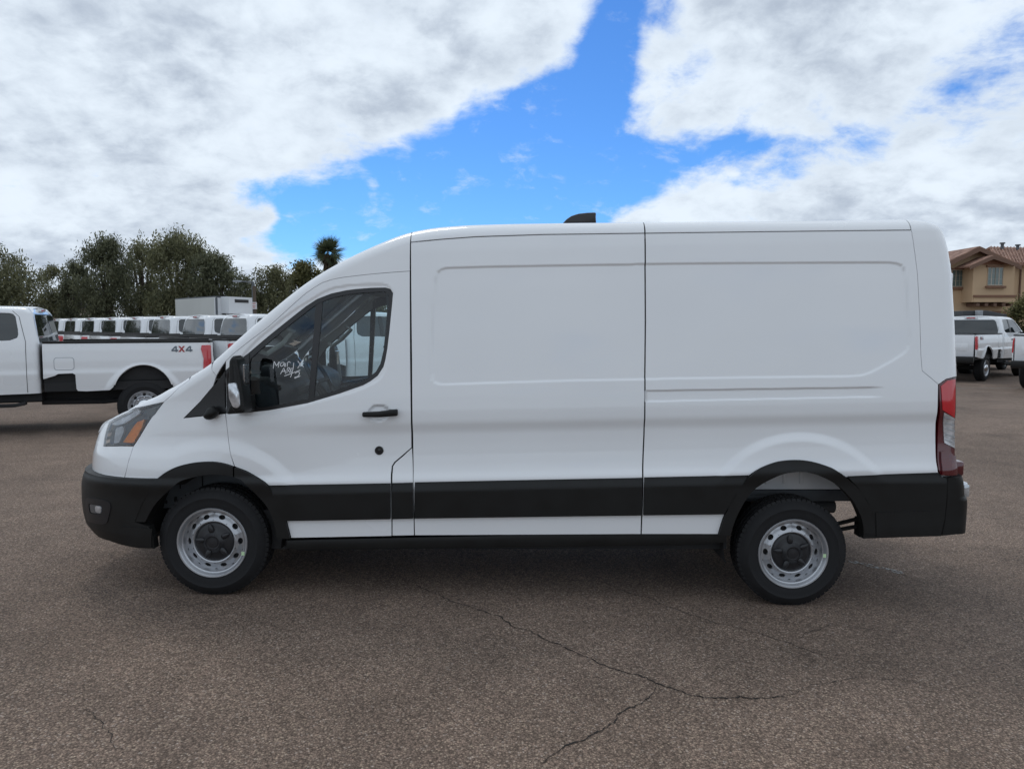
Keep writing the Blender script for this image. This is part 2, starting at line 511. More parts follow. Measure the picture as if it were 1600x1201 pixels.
class Skin:
    """Half of a vehicle body as a surface over (s, t): s runs along the side and round the nose and the tail, t goes up and over the top edge."""
    def __init__(self, Yc, xs, kF, W, zedge, rcurl, xe, rc, L=None, pw=.7):
        self.Yc, self.xs, self.kF, self.W, self.zedge, self.rcurl, self.rc, self.pw = Yc, xs, kF, W, zedge, rcurl, rc, pw
        self.xe = xe if callable(xe) else (lambda z: np.full(np.shape(z), xe))
        self.L = L if L is not None else (lambda z: np.full(np.shape(z), .6))

    def P(self, s, t):
        s = np.asarray(s, float); t = np.asarray(t, float)
        e = 2e-3
        zed = self.zedge(s); sl = (self.zedge(s + e) - self.zedge(s - e)) / (2 * e)
        sl = np.where(s < self.xs, sl * .3, sl)
        ca = 1 / np.sqrt(1 + sl * sl)
        r = self.rcurl(s)
        d = (zed - t) * ca
        phi = np.clip((r - d) / r, 0, math.pi / 2)
        dist = np.where(phi > 0, r * (1 - np.sin(phi)), d)
        z = zed - dist / ca
        curl = r * (1 - np.cos(phi))
        th = np.clip((self.xs - s) / self.kF, 0, math.pi / 2 - 1e-4)
        xf = self.xs - self.L(z) * np.sin(th)
        xe = self.xe(z)
        pr = np.clip((s - xe) / self.rc, 0, math.pi / 2)
        fl = np.maximum(0, s - xe - self.rc * math.pi / 2)
        x = np.where(s < self.xs, xf, np.where(s > xe, xe + self.rc * np.sin(pr), s))
        w = self.W(np.where(s < self.xs, self.xs, x), z) - curl - self.rc * (1 - np.cos(pr)) - fl
        w = w * np.cos(th) ** self.pw
        return np.stack([x, self.Yc - w, z], -1)

    def top(self, s):
        s = np.asarray(s, float); e = 2e-3
        sl = (self.zedge(s + e) - self.zedge(s - e)) / (2 * e)
        sl = np.where(s < self.xs, sl * .3, sl)
        return self.zedge(s) + .5707 * self.rcurl(s) * np.sqrt(1 + sl * sl)

    def N(self, s, t):
        e = 1.5e-3
        a = self.P(s + e, t) - self.P(s - e, t); b = self.P(s, t + e) - self.P(s, t - e)
        n = np.cross(a, b)
        l = np.linalg.norm(n, axis=-1, keepdims=True)
        n = n / np.maximum(l, 1e-12)
        return n          # s to the right, t up -> normal towards -y (outwards)

    def inv_many(self, Q):
        global USE_FEAT
        Q = np.asarray(Q, float).reshape(-1, 2)
        USE_FEAT = False
        G = np.array([at(px, py, self.Yc - 1.0) for px, py in Q])
        s, t = G[:, 0].copy(), G[:, 2].copy()
        f = s < self.xs
        s = np.where(f, self.xs - self.kF * np.arcsin(np.clip((self.xs - s) / self.L(t), 0, .85)), s)
        e = 1e-3
        for _ in range(30):
            q = proj(self.P(s, t)) - Q
            if np.abs(q).max() < .02: break
            A = (proj(self.P(s + e, t)) - proj(self.P(s - e, t))) / (2 * e); B = (proj(self.P(s, t + e)) - proj(self.P(s, t - e))) / (2 * e)
            det = A[:, 0] * B[:, 1] - A[:, 1] * B[:, 0]
            det = np.where(np.abs(det) < 1e-3, 1e-3, det)
            d0 = (q[:, 0] * B[:, 1] - q[:, 1] * B[:, 0]) / det; d1 = (A[:, 0] * q[:, 1] - A[:, 1] * q[:, 0]) / det
            s = s - np.clip(d0, -.08, .08) * .9; t = t - np.clip(d1, -.08, .08) * .9
        USE_FEAT = True
        return np.stack([s, t], 1)

    def inv(self, px, py):
        return tuple(map(float, self.inv_many([(px, py)])[0]))

    def pts(self, L):
        """list of pixels (px,py) or already-solved ('st', s, t) -> (s,t)"""
        ix = [i for i, p in enumerate(L) if p[0] != 'st']
        out = [None if p[0] != 'st' else (p[1], p[2]) for p in L]
        if ix:
            for i, q in zip(ix, self.inv_many([L[i] for i in ix])): out[i] = (float(q[0]), float(q[1]))
        return out

    def panel(self, name, poly, m, parent, off=0.0, step=.0125, skirt=.015, hole=None, shrink=.0015):
        if shrink: poly = offset_poly(poly, shrink)
        ds, dt = step if isinstance(step, tuple) else (step, step)
        V2, Fc = grid_clip(poly, ds, dt, hole)
        s, t = V2[:, 0], V2[:, 1]
        n = self.N(s, t)
        if callable(off):
            e = 2e-3
            D = lambda a, b: self.P(a, b) + self.N(a, b) * off(a, b)[:, None]
            V = D(s, t)
            n = np.cross(D(s + e, t) - D(s - e, t), D(s, t + e) - D(s, t - e)); n /= np.maximum(np.linalg.norm(n, axis=1, keepdims=True), 1e-12)
        else: V = self.P(s, t) + n * off
        nv = len(V)
        Nn = n.copy()
        if skirt > 0:
            cnt = {}
            for f in Fc:
                for i in range(len(f)):
                    a, b = f[i], f[(i + 1) % len(f)]
                    k = (min(a, b), max(a, b))
                    cnt[k] = None if k in cnt else (a, b)
            ring = [e for e in cnt.values() if e]
            base = {}; VV = list(V); NN = list(Nn)
            for a, b in ring:
                ids = []
                ev = V[b] - V[a]; sn = np.cross(ev, n[a]); ln = np.linalg.norm(sn)
                sn = sn / ln if ln > 1e-9 else n[a]
                for q in (a, b):
                    VV.append(V[q]); NN.append(sn); VV.append(V[q] - n[q] * skirt); NN.append(sn)
                k = len(VV) - 4
                Fc.append([k + 2, k, k + 1, k + 3])
            V = np.array(VV); Nn = np.array(NN)
        return mesh_obj(name, V, Fc, m, parent, normals=Nn)


def loft_top(skin, svals, n, crown, axis, name, m, parent, sink=0.0):
    """closes the top between the near and the far edge"""
    E0 = skin.P(svals, skin.top(svals)) - np.array([0, 0, sink])
    V = []; Fc = []
    for p in E0:
        hw = skin.Yc - p[1]
        for k in range(n + 1):
            u = -1 + 2 * k / n
            c = crown * (1 - u * u)
            q = np.array([p[0], skin.Yc + u * hw, p[2]])
            if axis == 'z': q[2] += c
            else: q[0] -= c * .8; q[2] += c * .5
            V.append(q)
    for i in range(len(E0) - 1):
        for k in range(n):
            a = i * (n + 1) + k
            Fc.append((a, a + n + 1, a + n + 2, a + 1))
    return mesh_obj(name, V, Fc, m, parent)


# ------------------------------------------------------------------ ground
def gz(x, y):
    x = np.asarray(x, float); y = np.asarray(y, float)
    lot = 1 - smoothstep(9.0, 14.0, y)
    return (-.016 - .0197 * 6 * np.tanh((x + .06) / 6)) * lot


def ground_material():
    M = bpy.data.materials.new('asphalt'); M.use_nodes = True
    nt = M.node_tree; b = nt.nodes['Principled BSDF']; N = nt.nodes.new; L = nt.links.new
    tc = N('ShaderNodeTexCoord'); O = tc.outputs['Object']

    def noise(scale, det, ro=.55):
        n = N('ShaderNodeTexNoise'); n.inputs['Scale'].default_value = scale; n.inputs['Detail'].default_value = det
        n.inputs['Roughness'].default_value = ro; L(O, n.inputs['Vector']); return n.outputs['Fac']

    def mr(v, a, b_, c, d):
        n = N('ShaderNodeMapRange'); L(v, n.inputs['Value'])
        for k, x in zip(('From Min', 'From Max', 'To Min', 'To Max'), (a, b_, c, d)): n.inputs[k].default_value = x
        return n.outputs[0]

    def mul(a, b_):
        n = N('ShaderNodeMath'); n.operation = 'MULTIPLY'; L(a, n.inputs[0])
        if isinstance(b_, float): n.inputs[1].default_value = b_
        else: L(b_, n.inputs[1])
        return n.outputs[0]
    vo = N('ShaderNodeTexVoronoi'); vo.inputs['Scale'].default_value = 105; L(O, vo.inputs['Vector'])
    vo2 = N('ShaderNodeTexVoronoi'); vo2.inputs['Scale'].default_value = 150; L(O, vo2.inputs['Vector'])
    sx = N('ShaderNodeSeparateColor'); L(vo.outputs['Color'], sx.inputs[0])
    sx2 = N('ShaderNodeSeparateColor'); L(vo2.outputs['Color'], sx2.inputs[0])
    stones = N('ShaderNodeValToRGB'); L(sx.outputs[0], stones.inputs[0])
    e = stones.color_ramp.elements
    e[0].position = 0; e[0].color = (0.137, 0.098, 0.074, 1)
    e[1].position = 1; e[1].color = (0.370, 0.295, 0.250, 1)
    for p, c in ((.35, (0.205, 0.148, 0.113, 1)), (.62, (0.252, 0.182, 0.141, 1)), (.80, (0.307, 0.216, 0.164, 1)), (.93, (0.370, 0.281, 0.207, 1))):
        q = e.new(p); q.color = c
    fine = mr(sx2.outputs[1], 0, 1, .72, 1.32)
    binder = mr(vo.outputs['Distance'], .30, .62, 1.0, .55)
    big = mr(noise(.35, 5), .3, .7, .80, 1.18)
    mid = mr(noise(2.2, 6, .6), .28, .72, .85, 1.15)
    st = mr(noise(.8, 4), .58, .74, 1.0, .70)
    k = mul(mul(mul(fine, binder), mul(big, mid)), st)
    mx = N('ShaderNodeMix'); mx.data_type = 'RGBA'; mx.blend_type = 'MULTIPLY'; mx.inputs[0].default_value = 1
    L(stones.outputs[0], mx.inputs[6]); L(k, mx.inputs[7]); L(mx.outputs[2], b.inputs['Base Color'])
    b.inputs['Roughness'].default_value = .88; b.inputs['Specular IOR Level'].default_value = .3
    bp = N('ShaderNodeBump'); bp.inputs['Strength'].default_value = .55; bp.inputs['Distance'].default_value = .006
    L(vo.outputs['Distance'], bp.inputs['Height']); bp.invert = True
    L(bp.outputs[0], b.inputs['Normal'])
    return M


def build_ground():
    xs = np.unique(np.concatenate([np.linspace(-1500, -60, 12), np.linspace(-60, -12, 20), np.linspace(-12, 12, 65), np.linspace(12, 60, 20), np.linspace(60, 1500, 12)]))
    ys = np.unique(np.concatenate([np.linspace(-400, -10, 8), np.linspace(-10, 20, 61), np.linspace(20, 90, 15), np.linspace(90, 3000, 14)]))
    X, Y = np.meshgrid(xs, ys, indexing='ij')
    V = np.stack([X, Y, gz(X, Y)], -1).reshape(-1, 3)
    n = len(ys)
    Fc = [(i * n + j, (i + 1) * n + j, (i + 1) * n + j + 1, i * n + j + 1) for i in range(len(xs) - 1) for j in range(n - 1)]
    g = mesh_obj('ground', V, Fc, ground_material())
    tag(g, 'speckled brown-grey asphalt of the car lot', kind='structure')
    # cracks in the asphalt
    CR = mat('crack_filler', (.012, .010, .009), .9)
    rnd = random.Random(4)

    def on_ground(px, py):
        d = ray(px, py); z = 0.0
        for _ in range(6):
            t = (z - CAM_H) / d[2]; z = float(gz(d[0] * t, d[1] * t))
        return np.array([d[0] * t, d[1] * t])
    paths = [([(630, 905), (700, 936), (760, 957), (850, 1000), (950, 1040), (1035, 1068), (1090, 1088), (1160, 1090), (1222, 1086), (1243, 1070)], .0100),
             ([(1035, 1068), (1012, 1090), (962, 1110), (942, 1137), (905, 1160), (868, 1172), (830, 1203)], .0092),
             ([(930, 905), (1010, 935), (1080, 962), (1160, 982), (1250, 1010), (1312, 1032)], .0072),
             ([(120, 1085), (140, 1120), (178, 1150), (196, 1180)], .0050),
             ([(1330, 880), (1400, 893), (1440, 908), (1520, 930), (1600, 940)], .0050),
             ([(1240, 1000), (1300, 975), (1380, 985), (1460, 1000)], .0055), ([(1222, 1086), (1300, 1062), (1400, 1058), (1500, 1085)], .005), ([(1420, 925), (1480, 938), (1540, 962)], .006)]
    for pth, w in paths:
        P = [on_ground(*p) for p in pth]
        Q = []
        for a, b in zip(P[:-1], P[1:]):
            m_ = max(3, int(np.linalg.norm(b - a) / .02))
            for k in range(m_): Q.append(a + (b - a) * k / m_)
        Q.append(P[-1])
        j = np.zeros(2); V = []
        for k, q in enumerate(Q):
            j = j * .86 + np.array([rnd.gauss(0, .007), rnd.gauss(0, .007)])
            d = Q[min(k + 1, len(Q) - 1)] - Q[max(k - 1, 0)]; d = d / (np.linalg.norm(d) + 1e-9)
            nn = np.array([-d[1], d[0]]); ww = w * rnd.uniform(.25, 1.0) * min(1, (k + 1) / 12, (len(Q) - k) / 12)
            c = q + j
            for sgn in (-1, 1):
                v = c + nn * ww * sgn * .5; V.append((v[0], v[1], float(gz(v[0], v[1])) + .0035))
        Fc = [(2 * k, 2 * k + 1, 2 * k + 3, 2 * k + 2) for k in range(len(Q) - 1)]
        mesh_obj('crack', V, Fc, CR, g)
    # worn paint line behind the van and in front of the far trucks
    LM = bpy.data.materials.new('worn_line_paint'); LM.use_nodes = True
    nt = LM.node_tree; b = nt.nodes['Principled BSDF']; out = nt.nodes['Material Output']
    b.inputs['Base Color'].default_value = (.36, .35, .33, 1); b.inputs['Roughness'].default_value = .8
    n = nt.nodes.new('ShaderNodeTexNoise'); n.inputs['Scale'].default_value = 28; n.inputs['Detail'].default_value = 8
    tcc = nt.nodes.new('ShaderNodeTexCoord'); nt.links.new(tcc.outputs['Object'], n.inputs['Vector'])
    mrr = nt.nodes.new('ShaderNodeMapRange'); mrr.inputs['From Min'].default_value = .46; mrr.inputs['From Max'].default_value = .62
    nt.links.new(n.outputs['Fac'], mrr.inputs['Value'])
    tr = nt.nodes.new('ShaderNodeBsdfTransparent'); mxs = nt.nodes.new('ShaderNodeMixShader')
    nt.links.new(mrr.outputs[0], mxs.inputs[0]); nt.links.new(tr.outputs[0], mxs.inputs[1]); nt.links.new(b.outputs[0], mxs.inputs[2])
    nt.links.new(mxs.outputs[0], out.inputs[0])
    a = on_ground(1326, 876); b_ = on_ground(1412, 896)
    for (a, b_, w) in ((a, b_, .07), (on_ground(1440, 607), on_ground(1640, 606), .12)):
        d = (b_ - a) / np.linalg.norm(b_ - a); nn = np.array([-d[1], d[0]]) * w / 2
        V = []
        for k in range(9):
            c = a + (b_ - a) * k / 8
            for sgn in (-1, 1):
                v = c + nn * sgn; V.append((v[0], v[1], float(gz(v[0], v[1])) + .004))
        mesh_obj('painted_line', V, [(2 * k, 2 * k + 1, 2 * k + 3, 2 * k + 2) for k in range(8)], LM, g)


build_ground()

# ------------------------------------------------------------------ wheels
def make_wheel(name, c, R, width, rim_r, parent, outward=-1, lugs=66, holes=10, cap='van', hole_r=.0138):
    """c = centre of the outer tyre face; the wheel runs inwards (+y when outward is -1)"""
    o = -outward
    w = empty(name, tuple(np.array(c) - base_of(parent))); w.parent = parent
    cx, cy, cz = c
    Y = lambda d: d * o
    m_ = MB()
    prof = [(rim_r - .004, .020), (rim_r + .004, .006), (rim_r + .02, .0), (rim_r + .045, -.004), (rim_r + .07, -.005), (rim_r + .074, -.0075), (rim_r + .08, -.005),
            (R - .045, .002), (R - .030, .012), (R - .0165, .026), (R - .007, .036), (R - .005, .055), (R - .005, width - .055), (R - .018, width - .028),
            (R - .045, width - .002), (rim_r + .03, width), (rim_r - .004, width - .02)]
    m_.lathe_y([(r, Y(y)) for r, y in prof], c, 96)
    # tread blocks: two shoulder rows and three centre ribs
    for row, (y0, y1, r0, r1) in enumerate(((.014, .055, R - .034, R), (.066, .104, R - .008, R), (.113, width - .113, R - .008, R), (width - .104, width - .066, R - .008, R), (width - .055, width - .012, R - .034, R))):
        for k in range(lugs):
            a0 = 2 * math.pi * (k + (.5 if row % 2 else 0)) / lugs; a1 = a0 + 2 * math.pi / lugs * .80
            V = []
            for a in (a0, a1):
                ca, sa = math.cos(a), math.sin(a)
                for (rr, yy) in ((R - .04, y0), (R - .04, y1), (r1, y1 if row < 4 else y1 - .02), (r1, y0 if row > 0 else y0 + .02)):
                    V.append((cx + rr * ca, cy + Y(yy), cz + rr * sa))
            m_.add(V, [(0, 1, 2, 3), (7, 6, 5, 4), (0, 4, 5, 1), (1, 5, 6, 2), (2, 6, 7, 3), (3, 7, 4, 0)])
    t = m_.build('tyre', RUBBER, w, smooth=True)
    # steel rim: lip, well and a dished face with real holes
    m_ = MB()
    ri, ro = rim_r - .078, rim_r - .030
    d_lip = .004
    m_.lathe_y([(r, Y(y)) for r, y in ((rim_r + .006, .012), (rim_r + .010, .002), (rim_r + .006, -.004), (rim_r - .002, -.003), (rim_r - .008, .004), (rim_r - .014, .018), (rim_r - .017, .022), (rim_r - .022, .024), (rim_r - .026, .038), (ro, .058))], c, 72)
    ns = holes
    dep = lambda r: .058 + (-.022) * smoothstep(ro, ri, r) if cap == 'van' else .05 - .03 * smoothstep(ro, ri, r)
    for k in range(ns):
        a0 = 2 * math.pi * (k - .5) / ns; a1 = 2 * math.pi * (k + .5) / ns; am = (a0 + a1) / 2; rm = (ri + ro) / 2
        n = 28; rect = []
        hw = (a1 - a0) / 2; hr = (ro - ri) / 2
        for q in range(n):
            an = 2 * math.pi * q / n; cu, su = math.cos(an), math.sin(an); kx = 1 / max(abs(cu), abs(su))
            rect.append((am + hw * cu * kx, rm + hr * su * kx))
        V = []
        for (a, r) in rect: V.append((cx + r * math.cos(a), cy + Y(float(dep(r))), cz + r * math.sin(a)))
        for q in range(n):
            an = 2 * math.pi * q / n; a = am + hole_r * 1.5 / rm * math.cos(an); r = rm + hole_r * math.sin(an)
            V.append((cx + r * math.cos(a), cy + Y(float(dep(r)) + .002), cz + r * math.sin(a)))
        for q in range(n):
            an = 2 * math.pi * q / n; a = am + hole_r * 1.5 / rm * math.cos(an); r = rm + hole_r * math.sin(an)
            V.append((cx + r * math.cos(a), cy + Y(float(dep(r)) + .016), cz + r * math.sin(a)))
        m_.add(V, [(q, (q + 1) % n, n + (q + 1) % n, n + q) for q in range(n)] + [(n + q, n + (q + 1) % n, 2 * n + (q + 1) % n, 2 * n + q) for q in range(n)])
    m_.lathe_y([(r, Y(y)) for r, y in ((ri + .001, .036), (ri - .004, .033), (ri - .010, .036), (ri - .014, .046), (ri - .018, .062), (.03, .066))], c, 60)
    rim = m_.build('rim', SILVER, w, smooth=True)
    m_ = MB(); m_.lathe_y([(rim_r - .002, Y(.075)), (.02, Y(.078))], c, 40); m_.lathe_y([(rim_r - .002, Y(.075)), (rim_r - .002, Y(width - .02)), (.05, Y(width - .02))], c, 40)
    m_.build('wheel_drum', UNDER, w)
    m_ = MB()
    rc = ri - .012
    if cap == 'van':
        m_.lathe_y([(r, Y(y)) for r, y in ((rc, .052), (rc - .006, .043), (rc * .80, .036), (rc * .60, .034), (rc * .52, .028), (rc * .40, .010), (rc * .36, .004), (rc * .335, .004), (rc * .32, .009), (rc * .27, .010), (rc * .25, .007), (.001, .005))], c, 60)
        for k in range(5):
            a = math.radians(100 + 72 * k)
            bm = bmesh.new(); bmesh.ops.create_uvsphere(bm, u_segments=14, v_segments=8, radius=1)
            for v in bm.verts:
                x, y, z = v.co; rr = rc * .69 + x * rc * .26; tt = z * rc * .105 * (1.25 - .45 * x)
                v.co = Vector((cx + rr * math.cos(a) - tt * math.sin(a), cy + Y(.037 - .010 + y * .012 * o * 1), cz + rr * math.sin(a) + tt * math.cos(a)))
            m_.bm(bm)
    else:
        m_.lathe_y([(r, Y(y)) for r, y in ((rc * .75, .062), (rc * .74, .03), (rc * .68, -.01), (rc * .60, -.02), (.001, -.022))], c, 36)
        for k in range(8):
            a = 2 * math.pi * k / 8
            q = (cx + rc * .88 * math.cos(a), cy + Y(.04), cz + rc * .88 * math.sin(a))
            m_.lathe_y([(.013, Y(.03)), (.013, Y(-.005)), (.001, Y(-.007))], q, 8)
    m_.build('hub_cap', CAPBLK if cap == 'van' else CHROME, w, smooth=True)
    return w


# ------------------------------------------------------------------ the cargo van
YC = 5.635
RAKE = .02
H_F, H_R = at(331, 847.5, 4.63), at(1240, 864.5, 4.63)
R_T = .354
H_F[2] = float(gz(H_F[0], 4.75)) + R_T - .003
H_R[2] = float(gz(H_R[0], 4.75)) + R_T - .003
_wt = smooth_table([(.10, .99), (.30, 1.000), (.43, 1.008), (.55, 1.012), (.70, 1.020), (.80, 1.026), (.835, 1.008), (.88, .999), (.95, .992), (1.02, .987), (1.095, .985),
                    (1.125, .993), (1.155, 1.003), (1.22, 1.002), (1.32, .996), (1.42, .988), (1.7, .962), (2.0, .928), (2.15, .908), (2.25, .893), (2.34, .872), (2.42, .852), (2.6, .80)], .014)
FEAT = []
USE_FEAT = True


def Wvan(x, z):
    x = np.asarray(x, float)
    zb = z - RAKE * (x + .06)
    w = _wt(zb)
    # fender and door: the waist scoop fades forward of the B pillar
    fr = smoothstep(-.9, -1.75, x)
    soft = 1.004 - .10 * np.maximum(zb - 1.02, 0) ** 1.25 - .02 * smoothstep(.8, .3, zb)
    k = fr * (1 - smoothstep(1.25, 1.6, zb)) * smoothstep(.80, .86, zb)
    w = w * (1 - k) + soft * k
    w = w - .035 * smoothstep(-1.3, -2.3, x) ** 1.5 * smoothstep(.85, 1.1, zb)
    for (hx, hz, r1, r2, a) in ((H_F[0] + .01, .40, .60, .69, .016), (H_R[0] + .012, .385, .605, .668, .018)):
        r = np.sqrt((x - hx) ** 2 + (np.maximum(zb - hz, 0)) ** 2)
        w = w + a * (1 - smoothstep(r1, r2, r)) * smoothstep(.30, .6, zb) * smoothstep(.7, .85, zb)
    if USE_FEAT:
        for f in FEAT: w = w + f(x, z)
    return w


# top edge (roof, A pillar, bonnet) from its outline, taken at the depth where that edge stands
def edge_pts():
    P = []
    for px, py, w in ((285, 599, .80), (295, 592.5, .80), (336, 571, .80), (400, 512, .80), (470, 453, .79), (500, 431.5, .785), (530, 413.5, .785), (560, 398, .78), (590, 383.5, .78), (620, 370.5, .78), (641, 363, .78),
                      (680, 356, .775), (730, 352, .775), (800, 350, .775), (900, 348.5, .775), (1008, 347.5, .775), (1200, 346, .775), (1400, 343.5, .775), (1424, 343.5, .775)):
        q = at(px, py, YC - w); P.append((q[0], q[2]))
    return P


XS = -2.16
KF = .62
_ep = edge_pts()
_nose = [(XS - KF * th, z) for th, z in ((1.57, 1.085), (1.1, 1.10), (.95, 1.118), (.85, 1.142), (.75, 1.172), (.6, 1.218), (.45, 1.258), (.3, 1.292), (.15, 1.316))]
_side = [(XS, 1.334), (_ep[0][0] - .06, float(_ep[0][1]) - .018)]
_zt = _nose + _side + _ep + [(_ep[-1][0] + .6, _ep[-1][1] + .006)]
_zt = sorted(_zt)
zedge_van = smooth_table(_zt, .05, .004)
rcurl_van = lambda s: np.interp(s, [XS - .6, XS, _ep[0][0], _ep[2][0], _ep[6][0], _ep[10][0], _ep[12][0]], [.05, .075, .07, .06, .07, .085, .085])


def sil_table(pts):
    ys = np.array([p[1] for p in pts], float); xs = np.array([p[0] for p in pts], float)
    o = np.argsort(ys)
    return lambda y: np.interp(y, ys[o], xs[o])


def solve_nose(silf, zs, pw, wadd=0.0):
    out = []
    th = np.linspace(.05, 1.5, 200)
    for z in zs:
        lo, hi = .2, 1.4
        for _ in range(40):
            L_ = (lo + hi) / 2
            w = (float(Wvan(np.array(XS), np.array(z))) + wadd) * np.cos(th) ** pw
            q = proj(np.stack([XS - L_ * np.sin(th), YC - w, np.full(th.shape, z)], -1))
            i = np.argmin(q[:, 0])
            if q[i, 0] > silf(q[i, 1]): lo = L_
            else: hi = L_
        out.append(L_)
    return np.array(out)


def solve_tail(silf, zs, rc):
    out = []
    ph = np.linspace(0, math.pi / 2, 60)
    for z in zs:
        lo, hi = 1.9, 3.4
        for _ in range(40):
            x = (lo + hi) / 2
            w = float(Wvan(np.array(x), np.array(z))) - rc * (1 - np.cos(ph))
            q = proj(np.stack([x + rc * np.sin(ph), YC - w, np.full(ph.shape, z)], -1))
            i = np.argmax(q[:, 0])
            if q[i, 0] < silf(q[i, 1]): lo = x
            else: hi = x
        out.append(x)
    return np.array(out)


PW = .55
RC = .11
zs = np.linspace(.2, 1.35, 47)
nose_body = solve_nose(sil_table([(143, 760), (143.5, 735), (145, 705), (149, 688), (153, 676), (157, 667), (163, 655), (172, 645), (180, 638)]), zs, PW)
nose_bump = solve_nose(sil_table([(133, 735), (129, 744), (127, 756), (127.5, 780), (130, 800), (134, 814), (146, 829), (162, 841), (184, 850), (200, 855)]), zs, PW, .02)
ztl = np.linspace(.2, 2.6, 97)
tail_body = solve_tail(sil_table([(1400, 335), (1440, 343.5), (1452, 344.5), (1460, 347.5), (1467, 353), (1472, 361), (1477, 374), (1481, 390), (1484, 408), (1486.5, 425), (1488.5, 455), (1491, 500), (1493.5, 560), (1495, 590), (1495.5, 720), (1495, 850)]), ztl, RC)
tail_bump = solve_tail(sil_table([(1496, 735), (1502, 750), (1504, 775), (1508, 779), (1508, 790), (1505, 832), (1500, 850)]), ztl, .07)
Lbody = lambda z: np.interp(z, zs, nose_body)
Lbump = lambda z: np.interp(z, zs, nose_bump)
VS = Skin(YC, XS, KF, Wvan, zedge_van, rcurl_van, lambda z: np.interp(z, ztl, tail_body), RC, Lbody, PW)
_high = lambda s: np.full(np.shape(s), 3.0)
BS = Skin(YC, XS, KF, lambda x, z: Wvan(x, z) + .02, _high, lambda s: np.full(np.shape(s), .05), 9.0, RC, Lbump, PW)
RS = Skin(YC, -9.0, KF, lambda x, z: Wvan(x, z), _high, lambda s: np.full(np.shape(s), .05), lambda z: np.interp(z, ztl, tail_bump), .07, Lbump, PW)
NOSE_S = XS - KF * (math.pi / 2 - .01)


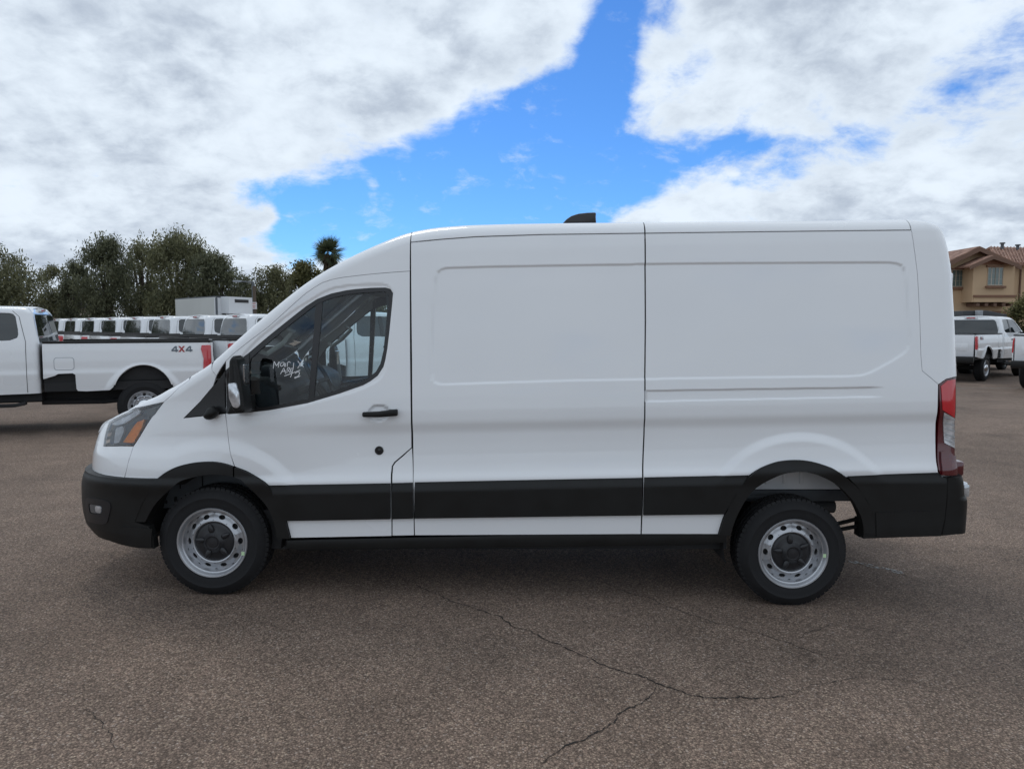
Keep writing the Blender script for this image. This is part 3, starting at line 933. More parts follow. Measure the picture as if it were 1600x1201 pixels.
def build_van():
    van = empty('cargo_van', (-.06, YC, 0))
    tag(van, 'large white cargo van with black side cladding parked across the foreground', 'van')
    S = VS
    P = S.pts
    both = []

    def panel(name, pts, m, off=0.0, par=van, mirror=True, skin=S, solved=False, **k):
        poly = pts if solved else skin.pts(pts)
        o = skin.panel(name, poly, m, par, off, **k)
        if mirror: both.append(o)
        return o

    def top_run(a, b, n=24, d=0.0):
        ss = np.linspace(a, b, n)
        return [('st', float(s), float(S.top(s)) - d) for s in ss]

    # dark inner shell behind the seams, rear of the door
    # --- relief pressed into the sides (needs the unfeatured skin first)
    r1 = P([(1030, 592), (900, 594), (780, 597.5)] + spline([(692, 600.4), (682, 598.5), (676, 592.5), (673.3, 583)]) + [(674, 540), (677, 480)] + spline([(680, 441), (683, 429), (688, 422), (697, 418.6)]) + [(760, 416.8), (880, 414.6), (1030, 412.6)])
    r1_ = ([(696, 418.4), (760, 416.8), (880, 414.6), (1030, 412.6), (1030, 592), (900, 594), (780, 597.5), (690, 600.4), (680, 597), (675.5, 591), (673, 581), (674, 540), (677, 480), (680, 440), (684, 427)])
    r2 = P([(990, 412.6), (1150, 411), (1300, 410.3), ] + spline([(1388, 410), (1402, 411.8), (1410, 416), (1414, 424)]) + [(1417, 450), (1421, 510)] + spline([(1422, 526), (1420.5, 540), (1413, 551), (1392, 565)]) + spline([(1362, 581), (1348, 585.8), (1330, 587.5), (1300, 588)]) + [(1200, 589), (990, 592)])
    r3 = P([(1010, 610.5), (1200, 607.5), (1400, 604.7), (1400, 619), (1200, 623), (1010, 627)])
    x_end = P([(1384, 612)])[0][0]

    def recess(poly, depth, wid):
        return lambda x, z: -depth * smoothstep(-wid, wid, poly_sdf(poly, *np.broadcast_arrays(np.asarray(x, float), np.asarray(z, float))))

    def fast(poly, depth, wid):
        f = recess(poly, depth, wid); A = np.array(poly); lo = A.min(0) - .05; hi = A.max(0) + .05

        def g(x, z):
            x, z = np.broadcast_arrays(np.asarray(x, float), np.asarray(z, float))
            m_ = (x > lo[0]) & (x < hi[0]) & (z > lo[1]) & (z < hi[1])
            o = np.zeros(x.shape)
            if m_.any(): o[m_] = f(x[m_], z[m_])
            return o
        return g
    FEAT.append(fast(offset_poly(r1 + r2[:0], 0), .008, .009))
    FEAT.append(lambda x, z, a=fast(r2, .008, .009), b=fast(r1, .008, .009): np.minimum(a(x, z) - b(x, z), 0))
    FEAT.append(lambda x, z, g=fast(r3, .010, .006): g(x, z) * smoothstep(x_end, x_end - .14, x))
    # panel round the front door glass
    dw = P(round_poly([(605, 444), (616, 460), (608, 545), (600, 590), (560, 610), (425, 646), (352, 648), (352, 590), (395, 536), (455, 487), (515, 450), (560, 444)], 18))
    FEAT.append(fast(dw, .006, .010))
    scoop = P([(592 + 16 * math.cos(a), 645 + 12 * math.sin(a)) for a in np.linspace(0, 2 * math.pi, 25)[:-1]])
    FEAT.append(fast(scoop, .012, .008))

    # --- arches
    fo = [(211.5, 814), (222, 788), (234, 766), (246.5, 748), (262, 736), (280, 728), (305, 722.5), (333, 721), (352, 724), (366, 728.5), (384, 735), (402, 745), (420, 758), (434, 780), (446, 806), (455, 840)]
    fi = [(230, 814), (243, 790), (260, 770), (278, 756), (300, 746.5), (318, 742), (333, 740.5), (352, 741.5), (366, 745), (384, 755), (402, 771), (420, 793), (430, 818), (434, 840)]
    ro = [(1121.5, 835), (1129, 810), (1141, 782), (1154, 760), (1169.6, 743), (1188, 731), (1211, 722), (1230, 719), (1249, 718.6), (1268, 721), (1283.5, 725.5), (1303, 733.5), (1321, 744.5), (1338, 760), (1353, 782), (1361, 800), (1365, 820), (1366, 833)]
    ri = [(1139.5, 835), (1148, 810), (1158.5, 789), (1170, 771), (1185, 757), (1200, 748), (1217, 741), (1233, 738), (1249, 737), (1263, 738), (1277, 741), (1294, 748.5), (1309, 759), (1321, 770), (1331, 782), (1339, 797), (1345, 814), (1347, 833)]

    fo, fi, ro, ri = spline(fo, 3), spline(fi, 3), spline(ro, 3), spline(ri, 3)
    # --- white panels
    hoodline = [(256, 628), (268, 617), (279, 606), (296, 594)]
    headl = [(161.5, 697), (163, 687), (166, 673), (170, 661), (176, 650), (191, 642), (207, 638.5), (224, 635), (256, 628), (247, 640), (237, 652), (222, 676), (214, 689), (209, 695.5), (190, 696.5)]
    # fascia: from the fender seam to the middle of the nose
    f_st = P([(208.5, 697), (203, 714), (198, 732), (194, 747)])
    tz = f_st[-1][1]
    hl = P(headl)
    fascia = [('st', *f_st[0]), ('st', *f_st[1]), ('st', *f_st[2]), ('st', *f_st[3]), ('st', NOSE_S, tz), ('st', NOSE_S, .86), ('st', NOSE_S + .30, .86), ('st', NOSE_S + .36, .93), ('st', NOSE_S + .36, 1.03), ('st', hl[3][0] - .03, hl[3][1] + .015), ('st', *hl[3]), ('st', *hl[2]), ('st', *hl[1]), ('st', *hl[0]), ('st', *hl[14])]
    panel('front_fascia', fascia, WHITE)
    # bonnet skirt, over the lamp
    hb = [('st', *hl[i]) for i in (8, 7, 6, 5, 4, 3)]
    s_l = hl[3][0] - .03
    hd = [('st', *P([q])[0]) for q in hoodline[::-1]] + hb + [('st', s_l, hl[3][1] + .02), ('st', s_l - .1, 1.035), ('st', NOSE_S, 1.02)] + top_run(NOSE_S, P([hoodline[-1]])[0][0] - .02, 30)
    hood = panel('bonnet', hd, WHITE, step=.011)
    # fender
    sail = [(287, 653), (313, 627), (333, 603), (345, 588), (353, 577)]
    dfront = [(352, 646), (354, 660), (357, 688), (361, 712), (366, 728.5)]
    apl = [(331, 578), (338, 587)]
    hx = P([hoodline[-1]])[0]
    ax = P([apl[0]])[0]
    fend = [('st', *f_st[0]), (214, 689), (222, 676), (237, 652), (247, 640), (256, 628), (268, 617), (279, 606), ('st', *hx)] + top_run(hx[0], ax[0] - .02, 6) + apl + \
        [(333, 603), (313, 627), (287, 653)] + dfront + [q for q in fo[::-1] if q[0] < 365.5 and q[1] < 747] + [(246.5, 747.5), (194.5, 747), ('st', *f_st[2]), ('st', *f_st[1])]
    panel('fender', fend, WHITE)
    gap = [(365, 552), (392, 531), (420, 510), (440, 492), (462, 472), (478, 458), (492, 448.5), (503, 442), (517, 437), (535, 433.5), (555, 431), (580, 428.3), (605, 426), (640.5, 423.5)]
    e641 = P([(641, 378)])[0][0]
    pillar = [('st', *P([apl[0]])[0])] + [(338, 587), (345, 575), (353, 564)] + gap + [(641, 378)] + [('st', e641, float(S.top(e641)))] + top_run(e641 - .02, ax[0], 40)
    panel('cab_side', pillar, WHITE)
    wout = [(602, 449), (610, 451.5), (614, 458), (612.5, 475), (608, 520), (605, 545), (602, 562), (599, 573), (590, 587), (578, 596), (567, 602), (530, 615), (480, 630), (420, 641), (385, 645), (353, 646),
            (353, 600), (353, 577), (387, 552), (420, 524), (455, 496), (478, 478), (495, 467), (517, 458.5), (540, 453.5), (555, 451.5), (580, 449.5)]
    door = [(352.5, 646), (352.5, 577), (353, 564)] + gap + [(641, 560), (642, 640), (643, 699), (629, 711), (616, 722), (612.5, 728), (611, 740), (611.5, 762), (612, 837), (456, 840)] + [q for q in fo[::-1] if q[0] > 368] + [(367, 728.5), (361, 712), (357, 688), (354, 660)]
    hole = P([(p[0] if p[0] > 354 else 353.6, p[1]) for p in wout])
    fdoor = S.panel('front_door', P(door), WHITE, van, hole=hole)
    panel('fuel_flap_panel', [(644, 699), (630.5, 711.5), (618, 722), (614, 728), (613, 740), (613, 762), (613, 836.5), (647, 836), (646, 760), (645, 720)], WHITE)
    b1 = [(642, 379), (690, 374.5), (743, 370.5), (850, 367), (1007, 365), (1007.5, 420), (1008, 500), (1007, 600), (1005.5, 680), (1003.5, 745), (1003, 780), (1001, 834), (648, 836), (647, 790), (645.5, 705), (643.5, 560)]
    panel('side_panel', b1, WHITE, step=(.02, .0055))
    rearseam = [(1424, 360), (1428, 385), (1433, 423), (1435, 455), (1437, 490), (1438, 525), (1439, 556), (1441, 579), (1466, 600), (1465, 640), (1465, 733), (1466, 741)]
    b2 = [(1008.5, 365), (1200, 362.5)] + rearseam + [(1400, 742), (1322, 745)] + [q for q in ro[::-1] if q[0] < 1322 or q[1] < 744] + [(1121, 834), (1002.5, 834), (1004.5, 780), (1005, 745), (1007, 680), (1008.5, 600), (1009.5, 500), (1009, 420)]
    qp = panel('quarter_panel', b2, WHITE, step=(.018, .0055))
    e1008, e1424 = P([(1008, 365)])[0][0], P([(1424, 360)])[0][0]
    panel('roof_rail', [(642, 378), (690, 373.5), (743, 369.5), (850, 366), (1007, 364)] + [('st', e1008, float(S.top(e1008)))] + top_run(e1008, e641 + .002, 40), WHITE)
    panel('roof_rail', [(1008.5, 364), (1200, 361.5), (1423, 359)] + top_run(e1424, e1008 + .003, 30), WHITE)
    # rear corner and back door skin, to the middle of the tail
    z_r = P([(1466, 600)])[0][1]
    rs = [('st', *P([q])[0]) for q in rearseam[:9]]
    tl_top = [(1467, 600), (1479, 591.5), (1490, 589)]
    s_end = 3.1
    xe_top = float(S.xe(np.array(2.45)))
    crn = rs + [('st', *P([q])[0]) for q in tl_top] + [('st', 2.98, P([tl_top[2]])[0][1] + .004), ('st', 2.98, float(S.top(2.9)) - .0)] + top_run(2.95, e1424 + .002, 16)
    panel('rear_corner_panel', crn, WHITE)
    # rear doors: two leaves, two glass panes left plain white as on a cargo van
    m_ = MB()
    for z0, z1, inset in ((.66, 2.28, 0),):
        x0 = float(np.interp(1.2, ztl, tail_body)) + RC - .012
        m_.prismx([(YC - .885, z0), (YC - .005, z0), (YC - .005, z1), (YC - .72, z1), (YC - .80, z1 - .12), (YC - .885, 1.3)], x0 - .05, x0, .008)
    both.append(m_.build('rear_door', WHITE, van, smooth=True))

    # --- body below the strip, rocker
    m_ = MB()
    xa, xb = P([(456, 845)])[0][0], P([(1124, 842)])[0][0]
    zr = lambda x: .405 + RAKE * x
    m_.prism([(xa - .04, zr(xa) + .01), (xb + .05, zr(xb) + .02), (xb + .05, zr(xb) - .06), (xb - .1, zr(xb) - .075), (xa + .05, zr(xa) - .058), (xa - .04, zr(xa) - .045)], YC - .995, YC - .90, .006)
    both.append(m_.build('rocker', BLACKPL, van, smooth=True))

    # --- black cladding strip pieces: a chamfer that looks up, then the upright face
    stp = P([(430, 757.3), (1170, 741.5)])
    ztop = lambda s_: np.interp(s_, [stp[0][0], stp[1][0]], [stp[0][1], stp[1][1]])
    chamfer = lambda s_, t_: .002 + .020 * smoothstep(0.0, .066, ztop(s_) - t_)

    def clad(top, bot):
        o = S.panel('cladding_strip', P(top) + P(bot)[::-1], BLACKPL, van, chamfer, skirt=.025)
        both.append(o)
    clad([(419.5, 757.5), (500, 756), (611, 754)], [(447, 812.5), (500, 811.5), (611, 809.5)])
    clad([(613, 753.8), (645.5, 753)], [(613, 809.5), (646.5, 808.6)])
    clad([(648, 752.6), (800, 749.5), (1003.5, 745.5)], [(648, 808.6), (800, 806.5), (1002, 803.8)])
    clad([(1006, 745), (1100, 743), (1170, 741.5)], [(1004.5, 803.6), (1080, 802.7), (1130, 802)])
    z1466 = P([(1420, 739)])[0][1]
    q1 = panel('rear_cladding', [(1323, 743), (1400, 739.5), (1466, 737.5), (1469, 744), (1478, 745.5), (1477, 780), (1474, 810), (1468, 836), (1400, 838), (1346, 840), (1347, 833), (1366, 833), (1365, 820), (1361, 800), (1353, 782), (1338, 760)], BLACKPL, lambda s_, t_: .002 + .016 * smoothstep(0.0, .066, z1466 - t_), skirt=.05)
    both.append(S.panel('cladding_ledge', P([(1366, 799), (1452, 796.5), (1455, 798.5), (1471, 812), (1467, 835), (1367, 837)]), BLACKPL, van, .0225, skirt=.012, shrink=0))
    # --- flares
    fl_f = P([q for q in fo if q[0] < 365.5]) + P([(366, 728.6), (366, 745)]) + P([q for q in fi if q[0] < 365.5][::-1])
    fl_r = P([(367.5, 729.2)] + [q for q in fo if q[0] > 368]) + P([q for q in fi if q[0] > 368][::-1] + [(367.5, 745.7)])
    for pl in (fl_f, fl_r): both.append(S.panel('wheel_arch_flare', pl, BLACKPL, van, .020, skirt=.07, step=.010))
    both.append(S.panel('wheel_arch_flare', P(ro) + P(ri[::-1]), BLACKPL, van, .022, skirt=.07, step=.010))
    # --- front bumper round to the middle
    bt = BS.pts([(246, 748.5), (225, 748.5), (200, 747.8), (170, 745.5), (155, 743.5), (146, 741)])
    zt = bt[-1][1]
    b0 = BS.pts([(242, 857), (215, 856), (190, 851), (172, 845)])
    bpoly = bt + [(NOSE_S, zt + .004), (NOSE_S, .36), (XS - KF * 1.05, .355)] + b0[::-1] + BS.pts([(240, 840), (233, 822), (211, 815), (222, 788), (234, 766)])
    bump = panel('front_bumper', bpoly, BLACKPL, solved=True, skin=BS, step=.0115, skirt=.05)
    # shelf between bumper top and fascia
    ss = np.linspace(NOSE_S, bt[0][0], 40)
    za = np.interp(ss, [NOSE_S] + [p[0] for p in bt[::-1]], [zt + .004] + [p[1] for p in bt[::-1]])
    A = BS.P(ss, za); B = S.P(ss, za + .006); V = np.concatenate([A - [0, 0, .004], B + [0, 0.02, .004]])
    o = mesh_obj('bumper_ledge', V, [(i, i + 1, i + 41, i + 40) for i in range(39)], BLACKPL, van); both.append(o)
    # lower lip, a second proud layer
    lip = BS.pts([(239, 826), (215, 823), (190, 822), (184, 826), (189, 848), (215, 854), (238, 855)])
    both.append(BS.panel('bumper_lip', lip, BLACKPL, van, .007, skirt=.01, shrink=0))
    # fog lamp pocket
    pk = BS.pts(round_poly([(134, 777), (158, 779.5), (172, 784), (174, 792), (168, 817), (158, 819), (137, 813.5)], 4))
    both.append(BS.panel('fog_lamp_surround', pk, DARKPL, van, .004, skirt=.008, shrink=0, hole=BS.pts(round_poly([(139, 786), (160, 789), (161, 797), (158.5, 804.5), (141, 801)], 3))))
    fl = BS.pts(round_poly([(140, 787), (159, 790), (160, 796), (158, 803), (142, 800)], 3))
    fg = BS.panel('fog_lamp', fl, LAMPBLK, van, .001, skirt=.0, shrink=0); both.append(fg)
    both.append(BS.panel('fog_lamp_lens', BS.pts(round_poly([(149, 789.5), (158, 791), (159, 796), (157.5, 801.5), (150, 799.5)], 3)), CLEARL, van, .004, skirt=.003, shrink=0))
    # --- rear bumper corner
    rb = [(1470, 745.5), (1480, 745), (1490, 745)]
    rbp = RS.pts([(1478.5, 745.5), (1488, 745)]) + [(2.98, RS.inv(1488, 745)[1]), (3.0, RS.inv(1495, 833)[1])] + RS.pts([(1495, 833.5), (1469.5, 836), (1475, 810), (1478, 780)])
    panel('rear_bumper', rbp, BLACKPL, .012, solved=True, skin=RS, skirt=.05)
    m_ = MB()
    zl, zh = at(1500, 832, 4.75)[2], at(1500, 780, 4.75)[2]
    m_.box((2.72, YC - .93, zl), (float(np.interp(.5, ztl, tail_bump)) + .10, YC + .93, zh), .02)
    m_.build('rear_step', BLACKPL, van, smooth=True)
    q = at(1499, 763, 4.86)
    m_ = MB(); m_.box((q[0] - .025, 4.80, q[2] - .055), (q[0] + .022, 4.95, q[2] + .055), .012); m_.box((q[0] - .012, 4.788, q[2] - .04), (q[0] + .024, 4.80, q[2] + .04), .004)
    both.append(m_.build('bumper_sensor_lamp', CLEARL, van, smooth=True))
    # --- head lamp
    hp = offset_poly(hl, .004)
    both.append(S.panel('headlamp', hp, LAMPBLK, van, -.035, skirt=.02, shrink=0))
    amb = P([(190, 690.5), (201, 674), (212, 659), (223.5, 655), (220, 667), (213, 680), (208, 689), (204, 692)])
    both.append(S.panel('indicator_lens', amb, AMBER, van, -.012, skirt=.02, shrink=0))
    both.append(S.panel('headlamp_reflector', P(round_poly([(173, 692), (176, 668), (187, 664.5), (189, 673), (181, 691)], 3)), LAMPSIL, van, -.022, skirt=.02, shrink=0))
    both.append(S.panel('headlamp_bezel', P([(169, 661), (177, 652), (196, 644.5), (217, 640), (214, 645), (192, 660), (178, 664)]), LAMPSIL, van, -.020, skirt=.015, shrink=0))
    both.append(S.panel('headlamp_cover', hl, LENS, van, .001, skirt=.012, shrink=.002))
    # --- tail lamp
    tl = P([(1466.5, 600.5), (1479, 592), (1490, 590)])
    zT = tl[-1][1]; zB = P([(1491, 742)])[0][1]
    bot = P([(1491, 742.5), (1470, 742.5), (1466, 733), (1466, 660)])
    tpoly = tl + [(2.83, zT + .002), (2.83, zB)] + bot
    tail = S.panel('tail_lamp', tpoly, DRED, van, .002, skirt=.03); both.append(tail)
    up = P([(1469.5, 603), (1480, 594.5), (1490, 592.5)]) + [(2.81, zT - .01), (2.81, P([(1490, 652)])[0][1])] + P([(1490, 652), (1475, 642), (1472, 640)])
    both.append(S.panel('tail_lamp_lens', up, RED, van, .007, skirt=.01, shrink=0))
    cl = P([(1474.5, 644), (1490, 653), (1490, 700), (1474.5, 691.5)])
    both.append(S.panel('reversing_lens', cl, CLEARL, van, .009, skirt=.01, shrink=0))
    for k in range(5):
        y = 650 + k * 9
        both.append(S.panel('reversing_rib', P([(1475.5, y), (1489.5, y + 5), (1489.5, y + 6.2), (1475.5, y + 1.4)]), GREYPAN, van, .011, skirt=.004, shrink=0))
    lo_ = P([(1468.5, 705.5), (1474, 704), (1490, 713), (1492, 741), (1470, 741)])
    both.append(S.panel('tail_lamp_cover', lo_, DRED, van, .016, skirt=.014, shrink=0))
    m_ = MB(); q0 = at(1497, 728, 4.80)
    m_.box((q0[0] - .10, 4.73, q0[2] - .055), (q0[0] + .002, 4.90, q0[2] + .045), .018)
    both.append(m_.build('tail_lamp_cap', DRED, van, smooth=True))
    # hinge on the rear corner
    q0 = at(1482.5, 437.5, 4.90)
    m_ = MB(); m_.box((q0[0] - .06, 4.89, q0[2] - .048), (q0[0] + .026, 4.99, q0[2] + .048), .012)
    hg = m_.build('door_hinge', WHITE, van, smooth=True); both.append(hg)
    m_ = MB(); m_.box((q0[0] - .01, 4.882, q0[2] - .03), (q0[0] + .012, 4.89, q0[2] + .015), .003)
    both.append(m_.build('hinge_pin_cover', GREYPAN, van, smooth=True))

    # --- tops: bonnet, cowl, windscreen, roof
    hxs = P([hoodline[-1]])[0][0] - .02
    loft_top(S, np.linspace(NOSE_S, hxs, 40), 14, .045, 'z', 'bonnet_top', WHITE, van)
    loft_top(S, np.linspace(hxs, ax[0] + .02, 8), 12, .045, 'z', 'cowl', BLACKPL, van)
    ws1 = P([(575, 392)])[0][0]
    loft_top(S, np.linspace(ax[0] + .02, ws1, 24), 16, .10, 'x', 'windscreen', WGLASS, van)
    loft_top(S, np.linspace(ws1, 2.93, 60), 14, .05, 'z', 'roof', WHITE, van)
    # header over the rear doors
    E = S.P(2.93, float(S.top(2.93))); E2 = S.P(2.86, float(S.top(2.86)))
    xd = float(np.interp(1.2, ztl, tail_body)) + RC - .014
    V = []
    for k in range(15):
        u = -1 + 2 * k / 14; cz = .05 * (1 - u * u)
        hw = YC - E2[1]
        V += [(E2[0] - .02, YC + u * hw, E2[2] + cz - .01), (xd - .035, YC + u * (hw + .06), 2.40 + cz * .5), (xd - .004, YC + u * (hw + .10), 2.27)]
    mesh_obj('rear_header', V, [(3 * k + j, 3 * k + 3 + j, 3 * k + 4 + j, 3 * k + 1 + j) for k in range(14) for j in range(2)], WHITE, van)
    # grille in the nose
    m_ = MB()
    for k in range(5):
        z = .84 + .05 * k
        sg = np.linspace(NOSE_S, NOSE_S + .34, 18)
        A = S.P(sg, np.full(18, z)); Nn = S.N(sg, np.full(18, z)); B = S.P(sg, np.full(18, z + .025))
        A = A - Nn * .01; B = B - Nn * .01
        m_.add(np.concatenate([A, B]), [(i, i + 1, i + 19, i + 18) for i in range(17)])
    both.append(m_.build('grille', SATIN, van))
    # --- door furniture
    glass_in = [(600, 455), (606.5, 459), (607, 475), (602.5, 520), (599, 547), (594, 568), (587, 580.5), (575, 590.5), (564, 596), (530, 608), (480, 623.5), (420, 635), (402, 637), (393, 628), (388.5, 605), (388, 572), (391, 560), (420, 534), (455, 505), (480, 485.5), (497, 473.5), (517, 465.5), (540, 460), (560, 457.5)]
    G = P(glass_in)
    fr = S.panel('window_frame', offset_poly(P([(p[0] if p[0] > 354 else 354, p[1]) for p in wout]), -.001), SATIN, fdoor, -.003, skirt=.015, hole=G, shrink=0)
    gl = S.panel('window_glass', offset_poly(G, -.008), GLASS, fdoor, -.012, skirt=0, shrink=0)
    bar = S.panel('window_divider', P([(492.5, 473), (503.5, 468.5), (501, 500), (496, 550), (489.5, 626), (480.5, 628), (486, 560), (490, 510)]), SATIN, fdoor, -.006, skirt=.03, shrink=0)
    both.append(fdoor)
    S.panel('mirror_base', P([(353.2, 578), (372, 564), (389, 553), (390, 644.5), (353.2, 645.5)]), SATIN, fdoor, .003, skirt=.01, shrink=0)
    sp = panel('sail_panel', [(288, 652.5), (313, 627.5), (333, 603.5), (345, 588.5), (351.5, 578), (351.5, 645)], SATIN, -.002)
    q = at(330, 645, YC - 1.01)
    m_ = MB()
    bm = bmesh.new(); bmesh.ops.create_uvsphere(bm, u_segments=16, v_segments=10, radius=1)
    for v in bm.verts:
        x, y, z = v.co
        v.co = Vector((q[0] + x * .050 * (1.0 - .25 * (z > 0)), q[1] + y * .045, q[2] + z * .042 + x * .012))
    m_.bm(bm)
    both.append(m_.build('sail_camera', BLACKPL, van, smooth=True))
    # handle
    hs = P([(568, 645.5), (596, 645), (623, 643)])
    a, b_ = S.P(*hs[0]), S.P(*hs[2])
    m_ = MB(); m_.prism([(a[0], a[2] - .019), (a[0] + .10, a[2] - .021), (b_[0], b_[2] - .022), (b_[0], b_[2] + .022), (a[0] + .10, a[2] + .016), (a[0], a[2] + .012)], YC - 1.052, YC - 1.026, .009)
    m_.box((a[0] + .012, YC - 1.03, a[2] - .012), (a[0] + .05, YC - .985, a[2] + .008)); m_.box((b_[0] - .06, YC - 1.03, b_[2] - .015), (b_[0] - .015, YC - .985, b_[2] + .015))
    m_.build('door_handle', BLACKPL, fdoor, smooth=True)
    q = S.P(*S.inv(592.5, 703.5))
    m_ = MB(); m_.lathe_y([(.028, .006), (.028, -.004), (.024, -.008), (.016, -.008), (.013, -.003), (.009, -.004), (.001, -.006)], q, 24)
    m_.build('door_lock', SATIN, fdoor, smooth=True)
    # mirror
    Ym = 4.36
    out = [tuple(at(*p, Ym)[[0, 2]]) for p in round_poly([(357, 563), (363, 556.5), (369, 561), (373, 580), (377, 605), (380, 628), (382, 645), (367, 646), (361, 638), (356.5, 610)], 5, 3)]
    m_ = MB(); m_.prism(out, 4.36, 4.51, .016, 3)
    ar = at(384, 632, 4.56)
    m_.prism([(ar[0] - .10, ar[2] - .055), (ar[0] + .03, ar[2] - .045), (ar[0] + .03, ar[2] + .06), (ar[0] - .06, ar[2] + .04)], 4.50, 4.66, .012)
    mir = m_.build('door_mirror', BLACKPL, fdoor, smooth=True)
    tsg = [tuple(at(*p, 4.355)[[0, 2]]) for p in round_poly([(356, 599), (369, 597), (374, 615), (375.5, 634), (371, 638), (364, 636), (358, 622)], 3, 3)]
    m_ = MB(); m_.prism(tsg, 4.347, 4.38, .006); m_.build('mirror_indicator', CLEARL, fdoor, smooth=True)
    mg = at(386, 590, 4.43)
    m_ = MB(); m_.prismx([(4.42, mg[2] - .10), (4.50, mg[2] - .10), (4.50, mg[2] + .08), (4.42, mg[2] + .08)], mg[0] - .03, mg[0] - .012, .004); m_.build('mirror_glass', CHROME, fdoor)
    # writing on the glass
    Z = lambda pts: [(280 + x / 4, 400 + y / 4) for x, y in pts]
    strokes = [[(583, 703), (588, 655), (603, 688), (622, 655), (613, 697)], [(650, 663), (632, 665), (625, 682), (633, 692), (648, 680), (652, 662), (652, 692)], [(661, 668), (658, 692)], [(664, 643), (666, 648)],
               [(670, 692), (672, 664), (684, 656), (690, 662), (690, 668)], [(628, 737), (650, 697), (660, 736)], [(634, 722), (662, 718)],
               [(668, 732), (671, 698), (686, 696), (688, 706), (674, 714), (690, 730)], [(704, 700), (694, 702), (689, 716), (694, 728), (704, 724), (704, 714), (697, 714)], [(712, 665), (708, 700), (698, 740), (690, 758)],
               [(736, 656), (752, 676), (774, 692)], [(768, 652), (752, 674), (736, 700)], [(652, 750), (690, 736), (730, 720), (752, 713)], [(718, 735), (735, 722), (749, 727), (744, 745), (722, 764), (714, 766), (720, 754), (738, 758), (752, 748)]]
    m_ = MB()
    for st in strokes:
        A = np.array(Z(st)); D = [0]
        for k in range(1, len(A)): D.append(D[-1] + np.linalg.norm(A[k] - A[k - 1]))
        tt = np.linspace(0, D[-1], max(4, int(D[-1] / 1.2)))
        C = np.stack([np.interp(tt, D, A[:, 0]), np.interp(tt, D, A[:, 1])], 1)
        for _ in range(2):
            if len(C) > 4: C[1:-1] = C[1:-1] * .5 + (C[:-2] + C[2:]) * .25
        st2 = S.inv_many(C)
        V = []
        for k in range(len(st2)):
            d = st2[min(k + 1, len(st2) - 1)] - st2[max(k - 1, 0)]; d = d / (np.linalg.norm(d) + 1e-9); nn = np.array([-d[1], d[0]]) * .0019
            for sg in (-1, 1):
                q = st2[k] + nn * sg; V.append(S.P(*q) + S.N(*q) * -.0095)
        m_.add(V, [(2 * k, 2 * k + 1, 2 * k + 3, 2 * k + 2) for k in range(len(st2) - 1)])
    o = m_.build('window_writing', CHALK, fdoor); o['label'] = 'white handwritten marks on the driver window'

    # --- roof aerial
    q = at(906, 348, YC - .30)
    m_ = MB(); sc_ = (YC - .30) / 1150 * 1.0
    prof = [at(px, py, YC - .30)[[0, 2]] for px, py in ((878, 351), (884, 344), (892, 338.5), (903, 335), (917, 333.5), (931, 333), (930, 339), (931, 351))]
    m_.prism([tuple(p) for p in prof], YC - .345, YC - .255, .012)
    m_.build('roof_aerial', SATIN, van, smooth=True)

    # --- wheels
    for h in (H_F, H_R):
        h2 = np.array([h[0], 4.632, h[2]])
        make_wheel('wheel', h2, R_T, .225, .218, van)
        h3 = np.array([h[0], 2 * YC - 4.632, h[2]])
        make_wheel('wheel', h3, R_T, .225, .218, van, outward=1)
    # paper dots on the rims
    m_ = MB()
    for (px, py) in ((379.5, 864.5), (1288.5, 868)):
        q = at(px, py, 4.626); m_.add([(q[0] - .010, 4.6265, q[2] - .012), (q[0] + .010, 4.6265, q[2] - .012), (q[0] + .010, 4.6265, q[2] + .012), (q[0] - .010, 4.6265, q[2] + .012)], [(0, 1, 2, 3)])
        m_.build('rim_sticker', STICK, van); m_ = MB()
    # --- wheel wells and underbody
    def well(h, a0, a1, r, y0, y1, m_at, name):
        n = 20; V = []
        for k in range(n + 1):
            a = a0 + (a1 - a0) * k / n
            for y in (y0, y1): V.append((h[0] + r * math.cos(a), y, h[2] + .06 + r * math.sin(a)))
        o = mesh_obj(name, V, [(2 * k, 2 * k + 1, 2 * k + 3, 2 * k + 2) for k in range(n)], m_at, van); both.append(o)
    well(H_F, -.25, math.pi + .1, .445, 4.655, 5.05, UNDER, 'wheel_liner')
    well(H_R, 2.2, math.pi + .3, .445, 4.655, 5.05, UNDER, 'wheel_liner')
    m_ = MB(); a = at(240, 766, 4.90); b_ = at(362, 742, 4.90); m_.prism([(a[0] - .1, a[2] - .12), (b_[0] + .35, a[2] - .12), (b_[0] + .35, b_[2] + .1), (a[0] - .1, b_[2] + .1)], 4.90, 4.93)
    both.append(m_.build('inner_fender', FRAMEG, van))
    for (px, py, w_, h_) in ((281, 755, .004, .07), (316, 753, .004, .08), (258, 784, .02, .02), (274, 780, .014, .034)):
        c = at(px, py, 4.89); m_ = MB(); m_.box((c[0] - w_ / 2, 4.888, c[2] - h_ / 2), (c[0] + w_ / 2, 4.8995, c[2] + h_ / 2)); both.append(m_.build('fender_slot', UNDER, van))
    m_ = MB(); c = at(240, 792, 4.95); m_.box((c[0] - .25, 4.96, .32), (c[0] + 1.0, 5.0, c[2] + .1)); both.append(m_.build('engine_tray', UNDER, van))
    # rear inner panel, rail, muffler, spring
    a = at(1150, 764, 4.98); b_ = at(1330, 735, 4.98)
    m_ = MB(); m_.prism([(a[0], a[2]), (b_[0] + .1, a[2]), (b_[0] + .1, b_[2] + .12), (a[0], b_[2] + .12)], 4.98, 5.0)
    both.append(m_.build('inner_arch_panel', WHITE, van))
    m_ = MB()
